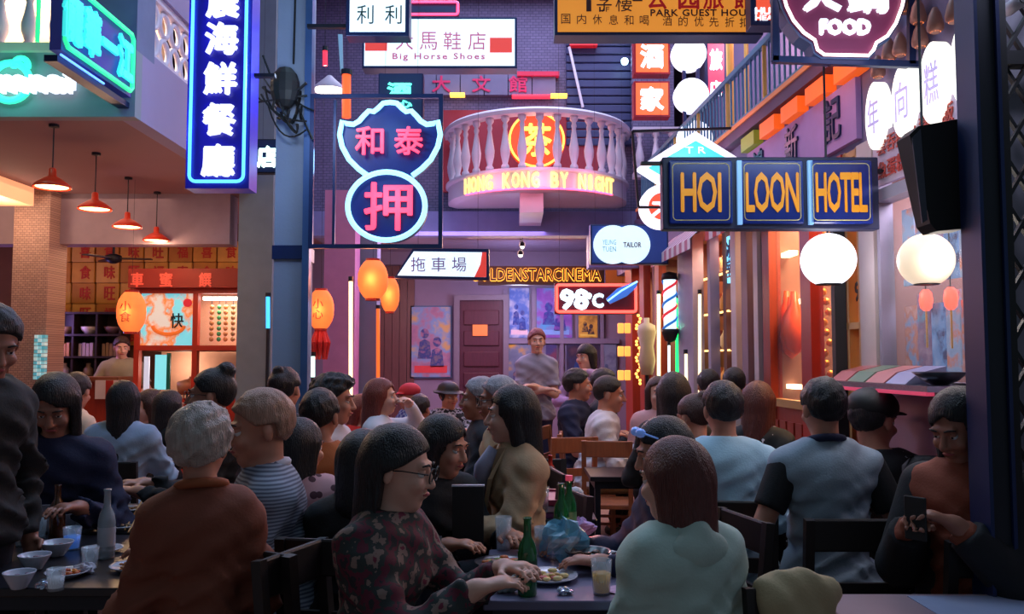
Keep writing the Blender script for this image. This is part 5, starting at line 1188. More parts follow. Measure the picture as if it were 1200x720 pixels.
    # garments
    def garment(name, m, build, inf_noise=.003, sp=None):
        g = Field(V(-.52, -.75, -.01), V(.52, .4, ztop), sp or ((.0125 if near else .026) if name == 'shirt' else .022)); build(g)
        gx, gy, gz = np.meshgrid(*g.ax, indexing='ij', sparse=True); ph = NP_[0]
        w_ = np.sin(gx*38+gz*24+ph)*np.sin(gy*33+gz*17+ph*2)+.6*np.sin(gz*70+gx*31+gy*21+ph)
        if name == 'shirt':      # drag folds: under the arms, at the elbows and across the waist
            w2 = np.abs(np.sin(gx*17+gz*29+1.3*np.sin(gy*21+ph)+ph))-.64+.7*(np.abs(np.sin(gz*41-gx*13+1.7*np.sin(gx*19+gy*23+ph*2)))-.64)
            lowf = np.clip((Sh[1][2]+.02-gz)/.2, .15, 1); w_ = .5*w_+2.0*w2*lowf
        g.F += w_*inf_noise; return g, (gx, gy, gz), name, m
    def finish(g):
        g, _, name, m = g; v, q = g.mesh()
        if len(v): return np_obj(name, v, q, m, t)
    def top_(g):
        trunk(g, .017*loose, .06)
        g.cap(Pv+up*.02+V(-.05, 0, 0), Pv+up*.02+V(.05, 0, 0), .14*wf+.012*loose, .14*wf+.012*loose, .06, .85, (0, 1, 0))
        if sleeve == 'long': limbs(g, .015*loose, .03, .93, True)
        elif sleeve == 'short':
            for sd in (1, -1): g.cap(Sh[sd], Sh[sd]+(El[sd]-Sh[sd])*.72, .054*s+.016, .05*s+.02, .03, cut=True)
        elif sleeve == 'none':
            pass
    gt = garment('shirt', shirt, top_, .0085 if near else .006); g, (gx, gy, gz) = gt[0], gt[1]
    g.F = np.maximum(g.F, -(((gx-Hc[0])**2+(gy-Hc[1]-.01)**2)**.5-.0)*0-.5)
    nd = (gx-N[0])*0+(gy-N[1])*up[1]+(gz-N[2])*up[2]       # above the neck line
    rad = np.sqrt((gx-N[0])**2+(gy-N[1])**2)
    g.F = np.maximum(g.F, np.where(rad < .085, nd-.03, -1)); g.F = np.maximum(g.F, (Pv[2]-(.06 if not stand else .05))-gz)
    finish(gt)
    if pants is not None:
        gt2 = garment('trousers', pants, lambda g: (g.cap(Pv+V(-.06*wf, 0, -.01), Pv+V(.06*wf, 0, -.01), .122*wf+.008, .122*wf+.008, .03, .88, (0, 1, 0)), legs(g, .012, .02, True)), .002)
        finish(gt2)
    sf = Field(V(-.34, -.72, -.02), V(.34, .2, .2), .02)
    for sd in (1, -1): sf.cap(an[sd]+V(0, .03, -.035), to[sd]+V(0, 0, 0), .046, .036, .01)
    g3 = sf; X, Y_, Z_ = np.meshgrid(*sf.ax, indexing='ij', sparse=True); sf.F = np.maximum(sf.F, .005-Z_); sf.F = np.maximum(sf.F, Z_-.1)
    v, q = sf.mesh(); np_obj('shoes', v, q, mat('shoe_dark', (40, 36, 40), .5), t)
    # hair
    hs = .0075 if near else .013
    L_ = {'short': .05, 'crop': .05, 'tousle': .05, 'bob': .13, 'long': .30, 'verylong': .46, 'bun': .06, 'mid': .25, 'back': .2, 'hat': .09, 'cap': .06, 'tied': .06, 'claw': .06}.get(hair, .05)
    lo = Hc+V(-.19, -.19, -.14-L_)*s; hi = Hc+V(.19, .26, .22)*s
    h = Field(lo, hi, hs); th = {'short': .014, 'crop': .008, 'tousle': .026}.get(hair, .012)*s
    h.ell(hp(0, .017, .042), (.076*s+th, .094*s+th, .09*s+th), G, .01)
    if hair == 'tousle': h.ell(hp(0, -.03, .1), (.07*s, .07*s, .05*s), G, .02)
    if hair in ('bob', 'long', 'verylong', 'mid', 'back'):
        for sd in (1, -1): h.cap(hp(sd*.062, .012, .03), Hc+G@V(sd*.072, .04, 0)*s+V(0, .0, -L_*.8)*s, .036*s, .026*s, .03)
        d0 = hp(0, .07, .02); bk = Hc+G@V(0, .075, 0)*s+V(0, .02 if lean < 15 else 0, -L_)*s
        h.cap(d0, bk, .078*s, (.07 if L_ < .3 else .055)*s, .04, .62, G@V(0, 1, 0)); h.cap(d0+V(0, 0, -.03), bk, .06*s, .045*s, .04)
    if hair == 'bun': h.ell(hp(0, .07, .13), (.045*s, .045*s, .042*s), G, .015)
    if hair == 'tied': h.cap(hp(0, .1, .03), hp(0, .14, -.06), .035*s, .022*s, .02)
    if hair == 'claw': h.ell(hp(0, .11, .05), (.05*s, .04*s, .06*s), G, .02); h.ell(hp(0, .1, .12), (.03*s, .03*s, .03*s), G, .01)
    X, Y_, Z_ = np.meshgrid(*h.ax, indexing='ij', sparse=True); x, y, z = (X-Hc[0])/s, (Y_-Hc[1])/s, (Z_-Hc[2])/s
    lx = G[0][0]*x+G[1][0]*y+G[2][0]*z; ly = G[0][1]*x+G[1][1]*y+G[2][1]*z; lz = G[0][2]*x+G[1][2]*y+G[2][2]*z
    an_ = np.arctan2(lx, -(ly-.01)); ph = rs.random()*6; el = np.arctan2(lz-.09, np.sqrt(lx**2+ly**2))
    amp = {'tousle': .0045, 'short': .0021, 'crop': .0008}.get(hair, .0019)*s
    aw = an_+.10*np.sin(lz*13+ph)+.05*np.sin(lz*29+2*ph)
    nz_ = (.6*np.sin(19*aw)+.5*np.sin(31*aw+1.3)+.45*np.sin(53*aw+ph))*(.55+.45*np.sin(5*aw+ph*3))
    if hair in ('tousle', 'short', 'crop', 'claw', 'cap'):
        nz_ = nz_*.9+1.1*np.sin(lx*96+ph+2.5*np.sin(ly*46))*np.sin(ly*84+ph+2*np.sin(lz*55))+.5*np.sin(lz*118+lx*70+ph)
    h.F += amp*nz_
    if hair in ('short', 'crop', 'tousle', 'bun', 'tied', 'claw', 'cap'):
        ln = .014-.62*ly+.45*np.clip(-.03-ly, 0, 1); ln = np.where(ly > .0, .014-.75*ly, ln); h.F = np.maximum(h.F, np.where(lz < .2, ln-lz, -1)*.8)
        h.F = np.maximum(h.F, np.where((np.abs(lx) > .06) & (ly > -.02) & (ly < .04), (.028-lz), -1)) if hair != 'tousle' else h.F
    elif hair == 'back':
        ln = .014-.62*ly+.35*np.clip(-.03-ly, 0, 1); h.F = np.maximum(h.F, np.minimum(ln-lz, .022-ly))
    else:
        fc = np.maximum(np.maximum(np.abs(lx)-.062, ly+.026), lz-(.082 if hair != 'bob' else .045)+.6*np.abs(lx-(.012 if NP_[0] % 2 else -.02))*(hair != 'bob')); h.F = np.maximum(h.F, -fc)
    v, q = h.mesh(); hm = HAIR[hc]; np_obj('hair', v, q, hm, t)
    if hair in ('hat', 'cap'):
        hh = Field(Hc+V(-.22, -.26, -.02)*s, Hc+V(.22, .22, .2)*s, hs); hh.ell(hp(0, .015, .07), (.1*s, .112*s, .08*s), G, .01)
        if hair == 'hat': hh.ell(hp(0, .01, .045), (.15*s, .16*s, .018*s), G, .02)
        else: hh.ell(hp(0, -.1, .055), (.07*s, .08*s, .01*s), G, .012)
        X, Y_, Z_ = np.meshgrid(*hh.ax, indexing='ij', sparse=True); hh.F = np.maximum(hh.F, Hc[2]+.03*s-Z_); v, q = hh.mesh(); np_obj('hat' if hair == 'hat' else 'cap', v, q, bags or m_black, t)
    if face:
        for sd in (1, -1):
            c = hp(sd*.031, -.0745, .012); e = MB().ball(tuple(c), .0125*s, 12).build('eye', m_eye, t, True, True)
            d = G@V(0, -1, 0); c2 = c+d*.0068*s; MB().ball(tuple(c2), .0068*s, 10).build('iris', m_iris, e, True, True)
            MB().ball(tuple(c+G@V(0, -.0006, .0052)*s), .0125*s, 10).build('eyelid', SKIN[skin], t, True, True)
            MB().tube([tuple(hp(sd*.014, -.094, .036)), tuple(hp(sd*.032, -.094, .042)), tuple(hp(sd*.05, -.08, .036))], [.003, .0038, .002], 6).build('eyebrow', m_brow, t, True, True)
        MB().tube([tuple(hp(-.021, -.09, -.05)), tuple(hp(-.008, -.0985, -.048)), tuple(hp(.008, -.0985, -.048)), tuple(hp(.021, -.09, -.05))], [.003, .0052, .0052, .003], 6).build('lips', m_lips, t, True, True)
    if glasses:
        q_ = MB()
        for sd in (1, -1):
            q_.tube([tuple(hp(sd*.034+.026*math.cos(a*math.pi/8), -.108, .012+.021*math.sin(a*math.pi/8))) for a in range(16)], .0022, 5, True)
            q_.tube([tuple(hp(sd*.06, -.104, .018)), tuple(hp(sd*.08, -.03, .018)), tuple(hp(sd*.08, .02, .01))], .002, 5)
        q_.tube([tuple(hp(-.008, -.11, .016)), tuple(hp(.008, -.11, .016))], .002, 5); q_.build('glasses', m_black, t, False, True)
    if collar is not None:
        q_ = MB(); pts = []
        for a in range(0, 360, 24): pts.append(tuple(N+V(.068*math.cos(R(a)), .068*math.sin(R(a))+.005, .018+.018*math.sin(R(a)))))
        q_.tube(pts, .016*s, 8, True); q_.build('collar', collar, t, True, True)
    info = dict(t=t, hp=hp, N=N, Hc=Hc, Pv=Pv, G=G, s=s, Sh=Sh, El=El, Hn=Hn, up=up, loc=Vector(loc), head=head, lab=lab, hip=hip, fw=fw, wf=wf)
    if chair and not stand: make_chair_at(info, chair)
    return info
# ---- chairs
def chair_proto(wd, name, sh=.43, bh=.9, back=True):
    t = thing(name, 'x', 'chair', (0, 0, -50))
    hw = .19
    MB().box(-hw, hw, -.2, .2, sh-.035, sh, .006).build('seat', wd, t, False, True)
    for sx in (-1, 1):
        MB().bar((sx*(hw-.02), -.18, 0), (sx*(hw-.02), -.18, sh-.035), .034).build('leg', wd, t, False, True)
        MB().bar((sx*(hw-.02), .205, 0), (sx*(hw-.02), .195, sh), .034).build('leg', wd, t, False, True)
        if back: MB().bar((sx*(hw-.02), .195, sh), (sx*(hw-.02), .245, bh), .034).build('back_post', wd, t, False, True)
        MB().bar((sx*(hw-.02), -.17, .2), (sx*(hw-.02), .19, .2), .02).build('stretcher', wd, t, False, True)
    if back:
        MB().box(-hw+.02, hw-.02, .228, .25, bh-.12, bh, .006).build('top_rail', wd, t, False, True); MB().box(-hw+.03, hw-.03, .212, .23, bh-.3, bh-.24).build('back_rail', wd, t, False, True)
    MB().bar((-hw+.03, -.18, .28), (hw-.03, -.18, .28), .02).build('stretcher', wd, t, False, True)
    return t
m_chd = wood('chair_dark', (30, 22, 22)); m_chb = wood('chair_brown', (140, 82, 54))
proto = {'dark': chair_proto(m_chd, 'dining_chair'), 'brown': chair_proto(m_chb, 'dining_chair'), 'stool': chair_proto(m_chd, 'wooden_stool', back=False)}
used = {'dark': False, 'brown': False, 'stool': False}
def place_chair(kind, loc, rz, lab, group=None):
    if not used[kind]: o = proto[kind]; used[kind] = True; o.location = loc; o.rotation_euler = (0, 0, rz); o['label'] = lab
    else: o = dup(proto[kind], loc, rz, lab)
    if group: o['group'] = group
    return o
def make_chair_at(I, kind):
    h = R(I['head']); l = I['loc']; off = Vector((math.cos(h)*0-math.sin(h)*.02, math.sin(h)*0+math.cos(h)*.02, 0))
    col = {'dark': 'dark wooden chair', 'brown': 'brown wooden chair', 'stool': 'dark wooden stool'}[kind]
    short = I['lab'].split(' seated')[0]
    o = place_chair(kind, (l.x+off.x, l.y+off.y, max(0, I['hip']-.1-.43) if I['hip'] > .55 else 0), h, ('%s holding the %s' % (col, short))[:120])
    dz = I['hip']-.105-.43; o.location.z = 0; o.scale = (1, 1, max(.75, (I['hip']-.105)/.43)); return o

# ---- clothing materials
def cl(name, rgb, **k): return mat('cloth_'+name, rgb, .85, nscale=14, namt=.12, bump=.12, bscale=120, **k)
c_black = cl('black', (26, 26, 30)); c_navy = cl('navy', (26, 30, 62)); c_white = cl('white', (200, 196, 206)); c_cream = cl('cream', (214, 184, 156)); c_pale = cl('paleblue', (160, 196, 214))
c_blouse = cl('blouse', (170, 184, 204)); c_rust = cl('rust', (150, 78, 44)); c_brownj = cl('brownjacket', (120, 62, 44)); c_grey = cl('grey', (150, 144, 166)); c_jean = cl('jean', (60, 80, 120)); c_dkp = cl('darkpants', (30, 30, 40))
c_beige = cl('beige', (176, 144, 112)); c_mint = cl('mint', (176, 196, 186)); c_vest = cl('vest', (150, 164, 178)); c_pink = cl('pink', (214, 160, 160)); c_lil = cl('lilac', (170, 140, 176)); c_red = cl('red', (190, 36, 30)); c_tee = cl('tee', (150, 140, 120)); c_khaki = cl('khaki', (176, 156, 120))
p_floral = pattern('cloth_floral', 'blotch', [(34,34,40),(92,26,46),(44,50,50),(132,108,100),(110,32,56)], 17, thr=(.3,.66)); p_knit = pattern('cloth_knit', 'stripe', [(70,76,96),(150,160,176)], 26, axis=2)
p_check = pattern('cloth_check', 'check', [(40,60,150),(120,150,200)], 22); p_mono = pattern('cloth_mono', 'blotch', [(24,26,34),(160,160,176),(40,42,54)], 26, thr=(.4,.6)); p_mono2 = pattern('cloth_mono2', 'blotch', [(22,22,26),(22,22,26),(190,190,200)], 17, thr=(.3,.62))
p_spot = pattern('cloth_spot', 'spot', [(70,30,44),(186,140,146)], 20, thr=(0,.34))

A = 'seated'
# --- left group
person('dark-clothed person standing at the left edge of the view looking down', -2, 357, 3.05, 80, -30, 25, 6, 'down', 'short', 'black', 2, cl('jetblack', (12, 12, 14)), c_dkp, True, stand=True, s=1.05, face=False)
I1 = person('person in a navy top with pale print seated facing us, head bowed', 62, 438, 3.75, 15, 0, 30, 16, 'table', 'mid', 'black', 2, c_navy, c_dkp, True, s=1.08)
person('person in a cream shirt seated before the service counter, leaning away', 92, 437, 6.4, 150, 30, 10, 18, 'table', 'short', 'black', 1, c_cream, c_dkp, s=1.1, width=1.15)
person('woman with very long black hair and pale blue blouse seated with her back to us', 146, 446, 5.3, 185, 0, 0, 2, 'table', 'verylong', 'black', 0, c_blouse, c_dkp, True, female=True, width=1.1, face=False)
person('young brown-haired woman in black seated between the long-haired woman and the booth', 176, 456, 6.9, -40, -20, 0, 2, 'table', 'mid', 'brown', 0, c_black, c_dkp, female=True, s=1.1, face=True)
person('black-haired person in black seated right of the young brown-haired woman', 199, 457, 6.2, 150, 0, 0, 4, 'table', 'mid', 'black', 1, c_black, c_dkp, female=True)
person('man with a topknot and glasses seated in profile before the booth', 250, 432, 4.3, -70, -12, 0, 4, 'table', 'bun', 'black', 1, c_black, c_dkp, True, glasses=True, s=1.05)
I7 = person('grey-haired man in a rust jacket seated with his back to us', 236, 477, 2.68, 205, -25, 0, 4, 'lap', 'tousle', 'ash', 1, c_brownj, c_jean, True, face=False, collar=c_rust, width=.76, s=.95, chair='stool', loose=1.2)
I8 = person('blond man in a striped knit shirt seated in profile looking left', 303, 457, 3.2, -75, 12, 8, 6, 'table', 'short', 'blond', 1, p_knit, c_dkp, True, sleeve='short', collar=c_white, s=1.12, width=1.05)
person('person in a pink shirt with dark leopard spots seated behind the blond man', 354, 490, 3.72, 190, -40, 5, 14, 'table', 'mid', 'black', 1, p_spot, c_dkp, True, face=False, female=True)
person('man in an orange shirt seated behind the blond man, hair black', 376, 456, 4.4, 200, -30, 5, 4, 'table', 'short', 'black', 2, cl('orange', (176, 92, 44)), c_dkp, True, s=1.1, face=False)
person('curly black-haired person seated in front of the centre column', 334, 430, 5.3, 150, 20, 0, 4, 'table', 'claw', 'black', 1, c_black, c_dkp, s=1.1)
person('wavy-haired person in white collar seated in profile below the red-tasselled lantern', 392, 440, 4.9, 80, 10, 5, 4, 'table', 'tousle', 'black', 1, c_white, c_dkp, True, s=1.1)
# --- far middle
person('auburn-haired woman in a white sweater seated in profile before the slate column', 446, 443, 6.1, 90, 0, 0, 0, 'left_up', 'long', 'auburn', 0, c_white, c_dkp, female=True, s=1.05, face=True)
person('person in a red jacket seated left of the woman in the white sweater', 424, 462, 6.7, 60, 0, 0, 10, 'table', 'mid', 'auburn', 1, c_red, c_dkp)
person('person in blue checked shirt and red cap seated far back', 479, 450, 8.5, -60, 0, 5, 0, 'reach', 'cap', 'black', 1, p_check, c_dkp, bags=mat('cap_red', (180, 40, 50), .8))
person('small dark-haired person seated next to the red cap, far back', 492, 462, 7.3, 160, 0, 0, 4, 'table', 'short', 'black', 2, c_black, c_dkp, face=False)
person('person in a dark hat and patterned shirt seated far back', 526, 448, 8.0, 10, 25, 5, 0, 'reach', 'hat', 'black', 1, p_mono, c_dkp)
person('grey-haired man in black seated in profile left of the beige-coated woman', 563, 442, 5.0, -85, 0, 0, 4, 'table', 'short', 'grey', 2, c_dkp, c_dkp, True, s=1.0)
person('grey-haired man with glasses seated half hidden behind the beige-coated woman', 584, 441, 4.6, -80, 0, 3, 4, 'table', 'short', 'grey', 2, c_khaki, c_dkp, True, glasses=True)
I13 = person('woman in a beige coat with black hair and an earring seated in profile', 600, 451, 3.85, -72, -16, 2, 2, 'table', 'mid', 'black', 0, c_beige, c_dkp, True, female=True, s=1.04, collar=c_grey, width=1.0, loose=1.3)
person('grey-shirted man standing with folded arms before the film posters', 629, 385, 8.6, 5, 0, 0, 0, 'cross', 'short', 'pinkish', 0, c_grey, c_navy, True, stand=True, sleeve='short', width=.86, s=1.03)
person('woman in a lilac top standing with her hand at her face before the far posters', 686, 403, 8.8, -20, -25, 5, 0, 'chin', 'bob', 'black', 0, c_lil, c_navy, stand=True, female=True, sleeve='long', s=1.04, face=True)
person('man in a dark navy shirt seated in profile left of the man in white', 676, 432, 7.6, 70, 18, 0, 4, 'table', 'short', 'black', 1, c_navy, c_dkp, True, sleeve='short', s=1.16, width=1.1, chair='brown')
person('dark-haired man seated half hidden behind the man in the white shirt', 708, 432, 7.8, 75, 10, 0, 4, 'table', 'short', 'black', 1, c_dkp, c_dkp, s=1.15, chair='brown')
person('man in a white shirt seated in profile on a brown chair, leaning forward', 714, 440, 7.0, 85, 0, 5, 12, 'table', 'crop', 'black', 1, c_white, c_khaki, True, sleeve='long', s=1.2, chair='brown')
# --- centre table
I14 = person('woman with black hair seated at the centre table, leaning in and looking right', 524, 486, 3.55, 40, 22, 12, 18, 'table', 'mid', 'black', 1, c_black, c_dkp, True, female=True)
person('black-haired woman seated behind the woman in glasses, hair to the shoulder', 426, 503, 3.2, 170, 0, 0, 6, 'table', 'bob', 'black', 1, c_black, c_dkp, True, female=True, face=False)
I15 = person('woman with glasses in a dark red floral shirt seated in profile', 472, 498, 2.62, 70, 12, 10, 10, 'reach', 'back', 'black', 0, p_floral, c_dkp, True, female=True, glasses=True, width=1.0, s=1.02)
# --- right group
person('smiling woman in a pink top seated facing us far right of the passage', 771, 441, 7.0, -10, 10, 0, 0, 'lap', 'mid', 'brown', 0, c_pink, c_dkp, female=True, s=1.1, face=True)
person('long black-haired woman seated with her back to us below the barber pole', 789, 436, 5.3, 175, 0, 0, 2, 'table', 'long', 'black', 1, c_black, c_dkp, female=True, s=1.1)
person('woman with brown hair in a claw clip seated left of the man in pale blue', 811, 462, 4.7, 190, 20, 10, 8, 'table', 'claw', 'brown', 1, c_black, c_dkp, female=True)
person('dark-haired person in navy seated behind the man in pale blue', 830, 433, 6.6, 180, 0, 0, 0, 'table', 'short', 'black', 1, c_navy, c_dkp)
person('short-haired man in white seated behind the man in pale blue', 860, 430, 6.2, 170, 0, 0, 0, 'table', 'crop', 'black', 1, c_white, c_dkp)
I22 = person('woman in navy with sunglasses on her hair seated at the centre table', 770, 489, 3.25, -75, -10, 15, 6, 'table', 'mid', 'black', 1, c_navy, c_dkp, True, female=True, face=True)
I23 = person('brown-haired woman in a mint jacket seated nearest on the right of the centre table', 788, 512, 2.58, -155, 20, 6, 8, 'lap', 'mid', 'redbrown', 0, c_mint, c_khaki, True, female=True, width=.92, face=False, chair='stool', loose=1.3)
I24 = person('man in a pale blue shirt seated with his back to us in the right group', 846, 447, 4.0, 172, 10, 5, 6, 'table', 'short', 'black', 1, c_pale, c_dkp, True, s=1.04, width=1.08, face=False)
person('woman with red-brown hair seated in black patterned jacket behind the man in the vest', 889, 447, 4.95, 150, 0, 5, 4, 'table', 'mid', 'redbrown', 1, p_mono2, c_dkp, True, female=True, face=False)
I27 = person('man in a pale knit vest with dark sleeves seated with his back to us', 963, 443, 3.55, 180, 4, 5, 2, 'wide', 'short', 'black', 1, c_vest, c_dkp, True, sleeve='none', width=1.1, s=1.0, face=False, collar=c_navy)
person('person in a black and white patterned shirt seated right of the vest man', 1024, 457, 3.95, 178, -55, 8, 6, 'table', 'cap', 'black', 1, p_mono2, c_dkp, True, face=False, sleeve='short', bags=m_black, s=1.1)
I30 = person('person in a black jacket over orange seated rightmost, looking at the phone', 1113, 455, 2.95, -55, -8, 26, 8, 'phone', 'mid', 'black', 2, cl('duskorange', (130, 62, 40)), c_dkp, True, face=False)

# --- per-person accessories
def onp(I, name, mb, m, smooth=True): return mb.build(name, m, I['t'], smooth, True)
h = I13['hp']; q = MB(); q.tube([tuple(V(*h(-.078, .012, -.035))+V(.012*math.cos(a*math.pi/6), 0, -.012+.012*math.sin(a*math.pi/6))) for a in range(12)], .0028, 5, True); onp(I13, 'earring', q, m_gold)
q = MB(); q.tube([tuple(V(*h(.078, .012, -.035))+V(.012*math.cos(a*math.pi/6), 0, -.012+.012*math.sin(a*math.pi/6))) for a in range(12)], .0028, 5, True); onp(I13, 'earring', q, m_gold)
N_ = I13['N']; q = MB()   # neck scarf tied in front and coat lapels
q.tube([tuple(N_+V(.01, -.1, .0)), tuple(N_+V(.0, -.15, -.08)), tuple(N_+V(-.02, -.165, -.24))], [.03, .04, .035], 10); onp(I13, 'scarf', q, c_grey)
for sd in (1, -1):
    q = MB(); a = N_+V(sd*.07, -.07, .01); b = N_+V(sd*.09, -.155, -.12); c = N_+V(sd*.03, -.16, -.26); q.add([tuple(a), tuple(b), tuple(c), tuple(a+V(-sd*.04, -.03, -.01)), tuple(a+V(0, .012, 0)), tuple(b+V(0, .02, 0)), tuple(c+V(0, .02, 0))], [(0,1,2,3),(4,5,1,0),(5,6,2,1)]); onp(I13, 'lapel', q, c_beige, False)
h = I15['hp']; q = MB(); q.tube([tuple(h(.08-.02*math.sin(a), .06+.05*math.cos(a), .06+.03*math.sin(a))) for a in [i*.4 for i in range(8)]], .006, 6); onp(I15, 'hair_clip', q, mat('clip_gold', (190, 170, 110), .3, .5))
h = I22['hp']; q = MB()
for sd in (1, -1): q.ball(tuple(h(sd*.038, -.07, .105)), (.028, .02, .018), 10)
q.tube([tuple(h(-.08, .0, .06)), tuple(h(-.07, -.06, .1)), tuple(h(.07, -.06, .1)), tuple(h(.08, 0, .06))], .004, 5); onp(I22, 'sunglasses', q, mat('sunglass_blue', (120, 160, 240), .1, .2, emit=.15))
# jacket hood and cuffs of the mint jacket
N_ = I23['N']; g = Field(N_+V(-.2, -.1, -.25), N_+V(.2, .26, .12), .01); g.ell(N_+V(0, .095, -.04), (.1, .04, .06), k=.03); g.cap(N_+V(-.085, .0, .01), N_+V(0, .085, .015), .026, .034, .02); g.cap(N_+V(.085, .0, .01), N_+V(0, .085, .015), .026, .034, .02)
v, qd = g.mesh(); np_obj('hood', v, qd, c_mint, I23['t'])
# graphic print on the navy top
N_ = I1['N']; fw = I1['fw']; up = I1['up']; q = MB(); cc = I1['Pv']+up*.24+fw*.175
for (x0, x1, z0, z1) in ((-.1, .1, .11, .145), (-.1, -.06, -.06, .1), (.06, .1, -.06, .1), (-.05, .05, .0, .1), (-.05, .05, -.06, -.01)):
    q.add([tuple(cc+V(x, 0, 0)+up*z+fw*(.0-abs(x)*.3+d)) for d in (-.006, .002) for x, z in ((x0, z0), (x1, z0), (x1, z1), (x0, z1))], [(0,1,2,3),(7,6,5,4),(0,4,5,1),(1,5,6,2),(2,6,7,3),(3,7,4,0)])
onp(I1, 'shirt_print', q, mat('print_pale', (150, 150, 170), .8), False)
# dark short sleeves under the vest, and the ribbed collar
g = Field(V(-.5, -.6, .3), V(.5, .3, 1.4), .01)
for sd in (1, -1): g = Field(V(-.5, -.6, .3), V(.5, .3, 1.4), .01); a, b = I27['Sh'][sd], I27['El'][sd]; g.cap(a+V(sd*.0, 0, 0), a+(b-a)*.62, .072, .064, .02, cut=True); v, qd = g.mesh(); np_obj('sleeve', v, qd, c_black, I27['t'])
# orange chest panel / open black jacket of the rightmost person
g = Field(V(-.5, -.7, .3), V(.5, .3, 1.45), .011)
for sd in (1, -1):
    g.cap(I30['Sh'][sd], I30['El'][sd], .088, .08, .02); g.cap(I30['El'][sd], I30['El'][sd]+(I30['Hn'][sd]-I30['El'][sd])*.85, .078, .062, .02, cut=True)
    g.cap(I30['Pv']+V(sd*.13, .03, 0), I30['Sh'][sd]-V(sd*.03, -.03, .02), .105, .1, .03)
g.cap(I30['Pv']+V(0, .07, 0), I30['Pv']+I30['up']*.42+V(0, .07, 0), .16, .16, .04, .7, (0, 1, 0)); v, qd = g.mesh(); np_obj('jacket', v, qd, c_black, I30['t'])
# staff woman behind the counter
person('restaurant worker in a grey tee standing behind the service counter', 143, 394, 10.0, 10, 20, 10, 8, 'lap', 'tied', 'brown', 0, c_tee, c_dkp, stand=True, female=True, sleeve='short', s=1.05, width=1.25, face=True)

# ================================================================ tables, chairs, tableware
def table(x0, x1, y0, y1, z, lab, m, name='dining_table', leg=m_dark):
    t = thing(name, lab, 'table', ((x0+x1)/2, (y0+y1)/2, 0)); MB().box(x0, x1, y0, y1, z-.03, z, .004).build('tabletop', m, t)
    for x in (x0+.05, x1-.05):
        for y in (y0+.05, y1-.05): MB().box(x-.018, x+.018, y-.018, y+.018, 0, z-.03).build('leg', leg, t)
    MB().box(x0+.03, x1-.03, y0+.03, y1-.03, z-.08, z-.03).build('apron', leg, t); return t
m_tc = mat('table_greyblue', (104, 100, 128), .35, nscale=6, namt=.25); m_tl = mat('table_black', (30, 28, 34), .3); m_tr = mat('table_steel', (176, 150, 160), .3, .35, nscale=4, namt=.25)
table(-.09, .42, 2.7, 3.42, .75, 'grey-blue topped table crowded with bottles and plates at the bottom centre', m_tc)
table(-.14, .40, 4.05, 4.6, .75, 'small dark table with stacked trays beyond the bottle table', m_tl)
table(-2.1, -1.05, 2.85, 3.7, .75, 'dark near table covered with dishes at the lower left', m_tl); table(-2.1, -1.1, 3.75, 4.5, .75, 'second dark table with bottles behind the near left table', m_tl)
table(P(945,0,2.55).x+.06, 1.9, 1.9, 2.78, .75, 'pale reflective table top at the lower right corner', m_tr)
table(1.08, 1.4, 4.0, 4.4, .76, 'dark table in front of the man in the vest', m_tl); table(.5, 1.0, 5.5, 6.0, .75, 'dark table beyond the man in pale blue', m_tl)
table(-1.3, -.8, 5.4, 5.8, .75, 'dark table beyond the orange-shirted man', m_tl); table(.98, 1.35, 7.4, 7.8, .76, 'dark table beside the man in the white shirt', m_tl, leg=m_chb)
table(-.95, -.45, 6.5, 7.0, .75, 'dark table of the far group near the timber cladding', m_tl); table(-3.3, -2.8, 5.5, 6.0, .75, 'dark table in the open restaurant', m_tl)
pa = MB(); pa.box(1.25, 1.62, 2.5, 2.75, .7505, .7525); tag(pa.build('paper_sheet', mat('blue_paper', (140, 150, 180), .6), None), 'bluish sheet lying on the pale table at the lower right', 'paper')
# empty chairs
place_chair('brown', (P(708,0,6.6).x, 6.55, 0), R(172), 'brown wooden chair in the open floor, its back to us, nearer and more complete one')
place_chair('brown', (P(660,0,6.8).x, 6.85, 0), R(195), 'brown wooden chair left of the other back-turned brown chair')
place_chair('dark', (P(370,0,3.0).x, 2.95, 0), R(150), 'dark chair left of the woman in the floral shirt with bright glints')
place_chair('dark', (P(628,0,4.9).x, 4.95, 0), R(0), 'dark chair behind the small table with trays')
place_chair('dark', (P(120,0,4.9).x, 4.95, 0), R(160), 'dark high-backed chair at the end of the left tables')
place_chair('dark', (1.62, 3.1, 0), R(180), 'dark chair standing behind the pale right table')
place_chair('dark', (2.0, 3.15, 0), R(185), 'dark chair beside the black stanchion')
o = MB().box(1.62, 1.8, 3.5, 3.62, .55, 1.1, .04).build('black_jacket', c_black, None, True); tag(o, 'bulky black jacket hung between the two rightmost people', 'jacket')
TZ = .75
def at(px, py, z=TZ):                 # the point of a table top seen at a pixel
    dx = (px-600)/FPX; dz = (360-py)/FPX; y = math.cos(PITCH)-dz*math.sin(PITCH); zz = math.sin(PITCH)+dz*math.cos(PITCH); k = (z-CAMZ)/zz; return Vector((dx*k, y*k, z))
m_green = mat('green_glass', (20, 110, 50), .08, trans=.35, coat=.5, namt=.05); m_clear = mat('clear_glass', (205, 215, 225), .05, alpha=.35, namt=0, coat=.5); m_brownb = mat('amber_glass', (90, 50, 24), .1, trans=.3, coat=.4)
